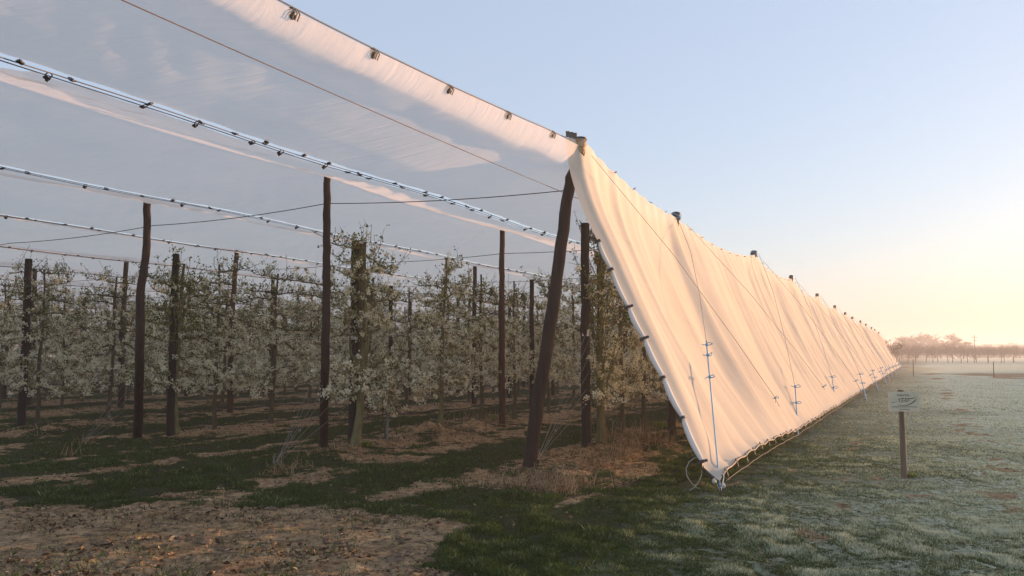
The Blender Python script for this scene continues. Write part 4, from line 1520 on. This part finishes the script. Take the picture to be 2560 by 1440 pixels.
def blades(X, Y, h, wd, lean, tint):
    n = len(X)
    Z = ground_z(X, Y) - 0.004
    az = rg.uniform(0, 2 * math.pi, n)
    sx, sy = np.cos(az) * wd, np.sin(az) * wd
    la = rg.uniform(0, 2 * math.pi, n)
    lx, ly = np.cos(la) * lean * h, np.sin(la) * lean * h
    z1 = h * np.sqrt(np.clip(1 - (lean * .9) ** 2, .1, 1))
    p0 = np.stack([X - sx, Y - sy, Z], -1); p1 = np.stack([X + sx, Y + sy, Z], -1)
    p2 = np.stack([X + sx * .7 + lx * .35, Y + sy * .7 + ly * .35, Z + z1 * .6], -1); p3 = np.stack([X - sx * .2 + lx * .9, Y - sy * .2 + ly * .9, Z + z1], -1)
    v = np.stack([p0, p1, p2, p3], 1)
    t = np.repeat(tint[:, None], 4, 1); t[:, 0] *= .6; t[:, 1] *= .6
    return v.reshape(-1, 3), t.ravel()


NB = 1350000
X, Y = scatter(NB, 3.6, 60)
X2, Y2 = scatter(700000, 3.6, 16, amin=0.12)
X = np.concatenate([X, X2]); Y = np.concatenate([Y, Y2]); NB = len(X)
so_, fr_ = masks(X, Y)
s_, w_ = to_sw(X, Y)
clump = fbm(X * 4.2, Y * 4.2, 91, 3)
clump2 = fbm(X * 1.2, Y * 1.2, 95, 2)
keepm = rg.uniform(0, 1, NB) < np.clip(1.05 - so_ * 1.15, 0.03, 1) * np.where(fr_ > .25, np.clip(1.4 + 1.2 * clump, .8, 1), np.clip(0.85 + 1.1 * clump, .25, 1))
X, Y, so_, fr_, clump, clump2, s_, w_ = [a[keepm] for a in (X, Y, so_, fr_, clump, clump2, s_, w_)]
n = len(X)
lush = np.clip(0.6 + 1.1 * clump + .5 * clump2, .25, 1.3)
h = (0.028 + 0.050 * rg.uniform(0, 1, n) ** 1.5) * lush * np.where(w_ < -2, .62, 1.0) * (1 + .25 * sstep(8, 30, Y))
wd = 0.0017 * (1 + Y / 7.0)
tint = np.clip(0.25 + .14 * rg.normal(0, 1, n) + .35 * clump + (.10 + 1.0 * fr_) * np.clip(.55 + .9 * clump + .3 * rg.normal(0, 1, n), 0, 1.2) * np.where(fr_ > .05, 1, .2), 0, 1)
v, t = blades(X, Y, h, wd, np.clip(rg.uniform(.15, .95, n), 0, .95), tint)
o = fastmesh('grass', v, 4, M_GRASS, {'tint': t})
tag(o, 'short grass, frosted pale at right and deep green by the net', 'grass', None, 'stuff')

# leaf litter and crumbs of soil
NL = 90000
X, Y = scatter(NL, 3.6, 32, amin=-.68, amax=.68)
so_, fr_ = masks(X, Y); s_, w_ = to_sw(X, Y)
cl_ = fbm(X * 2.2, Y * 2.2, 191, 3)
dr = np.abs((w_ - .4) / 4.2 - np.round((w_ - .4) / 4.2)) * 4.2
near_row = np.exp(-(dr / .7) ** 2) * (s_ > -.8) * (w_ > -.8)
pr = np.clip(so_ * (.25 + 1.5 * cl_) + .75 * near_row + .05, .02, 1) * np.where(w_ < -1.5, .15, 1)
k_ = rg.uniform(0, 1, NL) < pr
X, Y = X[k_], Y[k_]; n = len(X)
Z = ground_z(X, Y) + rg.uniform(.002, .018, n)
c = np.stack([X, Y, Z], -1)
a = rg.normal(0, 1, (n, 3)) * [1, 1, .35]; a /= np.linalg.norm(a, axis=1, keepdims=True)
b = rg.normal(0, 1, (n, 3)) * [1, 1, .35]; b -= (a * b).sum(1, keepdims=True) * a; b /= np.linalg.norm(b, axis=1, keepdims=True)
sz = ((.006 + .024 * rg.uniform(0, 1, n) ** 2.2) * (1 + Y / 40))[:, None]
nr = np.cross(a, b) * sz * .4
v = np.stack([c - a * sz, c + b * sz * .55 + nr, c + a * sz, c - b * sz * .55 + nr], 1).reshape(-1, 3)
o = fastmesh('leaf_litter', v, 4, M_LITTER, {'tint': np.repeat(rg.uniform(0, 1, n), 4)})
tag(o, 'brown fallen leaves and crumbs on the bare earth', 'leaf litter', None, 'stuff')

# clods
mbc = MB()
X, Y = scatter(2600, 3.8, 16, amin=-.66, amax=.1)
so_, fr_ = masks(X, Y)
q_ = fbm(X * 1.4, Y * 1.4, 291, 2)
for i in range(len(X)):
    if so_[i] > .5 and q_[i] > -.02:
        zz = float(ground_z(X[i:i + 1], Y[i:i + 1])[0])
        lump(mbc, (X[i], Y[i], zz), random.uniform(.2, 1) ** 2 * .045 + .006, i, (random.uniform(.8, 1.6), random.uniform(.8, 1.5), .5))
o = mbc.build('soil_clods', M_CLOD, None, False)
tag(o, 'trodden crumbs and clods of brown earth in the foreground', 'soil', None, 'stuff')


# dead stalk clumps
def stalks(name, centers, label, n, hmin, hmax, spread, seed, fallen=.3, cat='dead plants'):
    rg2 = np.random.default_rng(seed)
    mb = MB()
    base = np.array(centers[0])
    for i in range(n):
        c = np.asarray(centers[rg2.integers(len(centers))]) - base
        p = c + np.array([rg2.normal(0, spread), rg2.normal(0, spread * .8), 0])
        zz = float(ground_z(np.array([p[0] + base[0]]), np.array([p[1] + base[1]]))[0]) - base[2]
        p[2] = zz
        hgt = rg2.uniform(hmin, hmax)
        if rg2.random() < fallen:
            d = np.array([rg2.normal(0, 1), rg2.normal(0, 1), .18]); hgt *= .8
        else:
            d = np.array([rg2.normal(0, .33), rg2.normal(0, .33), 1])
        d /= np.linalg.norm(d)
        m_ = 5; t = np.linspace(0, 1, m_)[:, None]
        q = p + d * hgt * t + np.cumsum(rg2.normal(0, hgt * .05, (m_, 3)), 0) * t
        if rg2.random() < .35:  # broken over
            q[3] = q[2] + np.array([rg2.normal(0, .3), rg2.normal(0, .3), -.15]) * hgt * .5; q[4] = q[3] + (q[3] - q[2]) * .8
        mb.tube(q, np.linspace(rg2.uniform(.0035, .007), .002, m_), 3, cap=False)
    o = mb.build(name, M_STRAW)
    at = o.data.attributes.new('tint', 'FLOAT', 'POINT')
    tv = np.repeat(rg2.uniform(0, 1, len(o.data.vertices) // 15 + 1), 15)[:len(o.data.vertices)]
    at.data.foreach_set('value', tv.astype(np.float32))
    o.location = tuple(base)
    tag(o, label, cat, None, 'stuff')
    return o


stalks('dead_stalks', [G(1350, 1225), G(1400, 1230), G(1290, 1220), G(1450, 1215), G(1375, 1205)], 'straw coloured dead stalks heaped at the foot of the corner post', 620, .06, .30, .13, 1, .5)
stalks('dead_stalks', [G(1490, 1170), G(1540, 1150), G(1580, 1130), G(1610, 1120), G(1530, 1120), G(1640, 1110)], 'tangle of dry stalks round the foot of the plate 7 tree', 760, .08, .36, .16, 2, .45)
stalks('dead_stalks', [G(690, 1185), G(730, 1170)], 'pale dry grass at the ground anchor left of the middle post', 140, .06, .22, .12, 3, .5)
stalks('dead_stalks', [G(175, 1135), G(215, 1110)], 'few pale dry stems beside the leftmost wire anchor', 40, .08, .26, .1, 4, .3)
stalks('dead_stalks', [G(1240, 1060), G(1200, 1065), G(1160, 1060)], 'dry stems and grass beyond the brown leaf mound', 220, .1, .38, .3, 5, .3)
stalks('dead_stalks', [G(1060, 1085), G(1100, 1100), G(1120, 1080)], 'twiggy brown prunings on the mound under the curved tree', 420, .05, .2, .25, 6, .8)
stalks('dead_stalks', [G(830, 1140), G(870, 1130), G(900, 1150)], 'brown prunings and straw round the foot of the middle post', 260, .05, .18, .25, 7, .8)
stalks('dead_stalks', [G(100, 1085), G(250, 1075), G(20, 1090)], 'brown trash along the foot of the far left row', 320, .05, .18, .4, 8, .8)


# green weeds clumps
def weed(c, n, hgt, label, seed):
    rg2 = np.random.default_rng(seed)
    az = rg2.uniform(0, 2 * math.pi, n); ln = rg2.uniform(.5, 1, n) * hgt
    p = np.stack([rg2.normal(0, hgt * .35, n), rg2.normal(0, hgt * .35, n), np.zeros(n)], -1)
    o_ = np.stack([np.cos(az), np.sin(az), 0 * az], -1)
    sd_ = np.stack([-np.sin(az), np.cos(az), 0 * az], -1) * .009
    up = np.array([0, 0, 1.0])
    v = np.stack([p - sd_ * .4, p + sd_ + o_ * ln[:, None] * .25 + up * ln[:, None] * .6, p + o_ * ln[:, None] * .6 + up * ln[:, None] * .85, p - sd_ + o_ * ln[:, None] * .25 + up * ln[:, None] * .6], 1).reshape(-1, 3)
    o = fastmesh('weed_clump', v, 4, M_LEAF, {'tint': np.repeat(rg2.uniform(.3, 1, n), 4)})
    o.location = (c[0], c[1], 0.0)
    tag(o, label, 'weeds', 'green weed clumps')


weed(G(1650, 1075), 260, .24, 'bright green weeds behind the net edge', 1)
weed(G(1240, 1052), 200, .20, 'green grassy tuft before the reddish tall post', 2)
weed(G(1180, 1068), 150, .16, 'low green weeds right of the brown leaf mound', 3)
weed(G(915, 1120), 160, .15, 'green tuft at the foot of the forked tree', 4)
weed(G(1000, 1085), 120, .12, 'small green weeds between young tree and leaf mound', 5)
weed(G(2275, 1196), 220, .09, 'green grass tuft round the foot of the sign post', 6)

# ------------------------------------------------------------------ haze
mb = MB()
mb.box([40, 700, 6.0], (1500, 1450, 8.2))
m, nt, out = nmat('morning mist')
pv = N(nt, 'ShaderNodeVolumePrincipled')
pv.inputs['Color'].default_value = (0.96, 0.94, 0.94, 1)
pv.inputs['Density'].default_value = 0.0018
pv.inputs['Anisotropy'].default_value = 0.25
nt.links.new(pv.outputs[0], out.inputs['Volume'])
hz = mb.build('haze', m, None, False)
tag(hz, 'thin pale morning mist over field and orchard', 'mist', None, 'stuff')
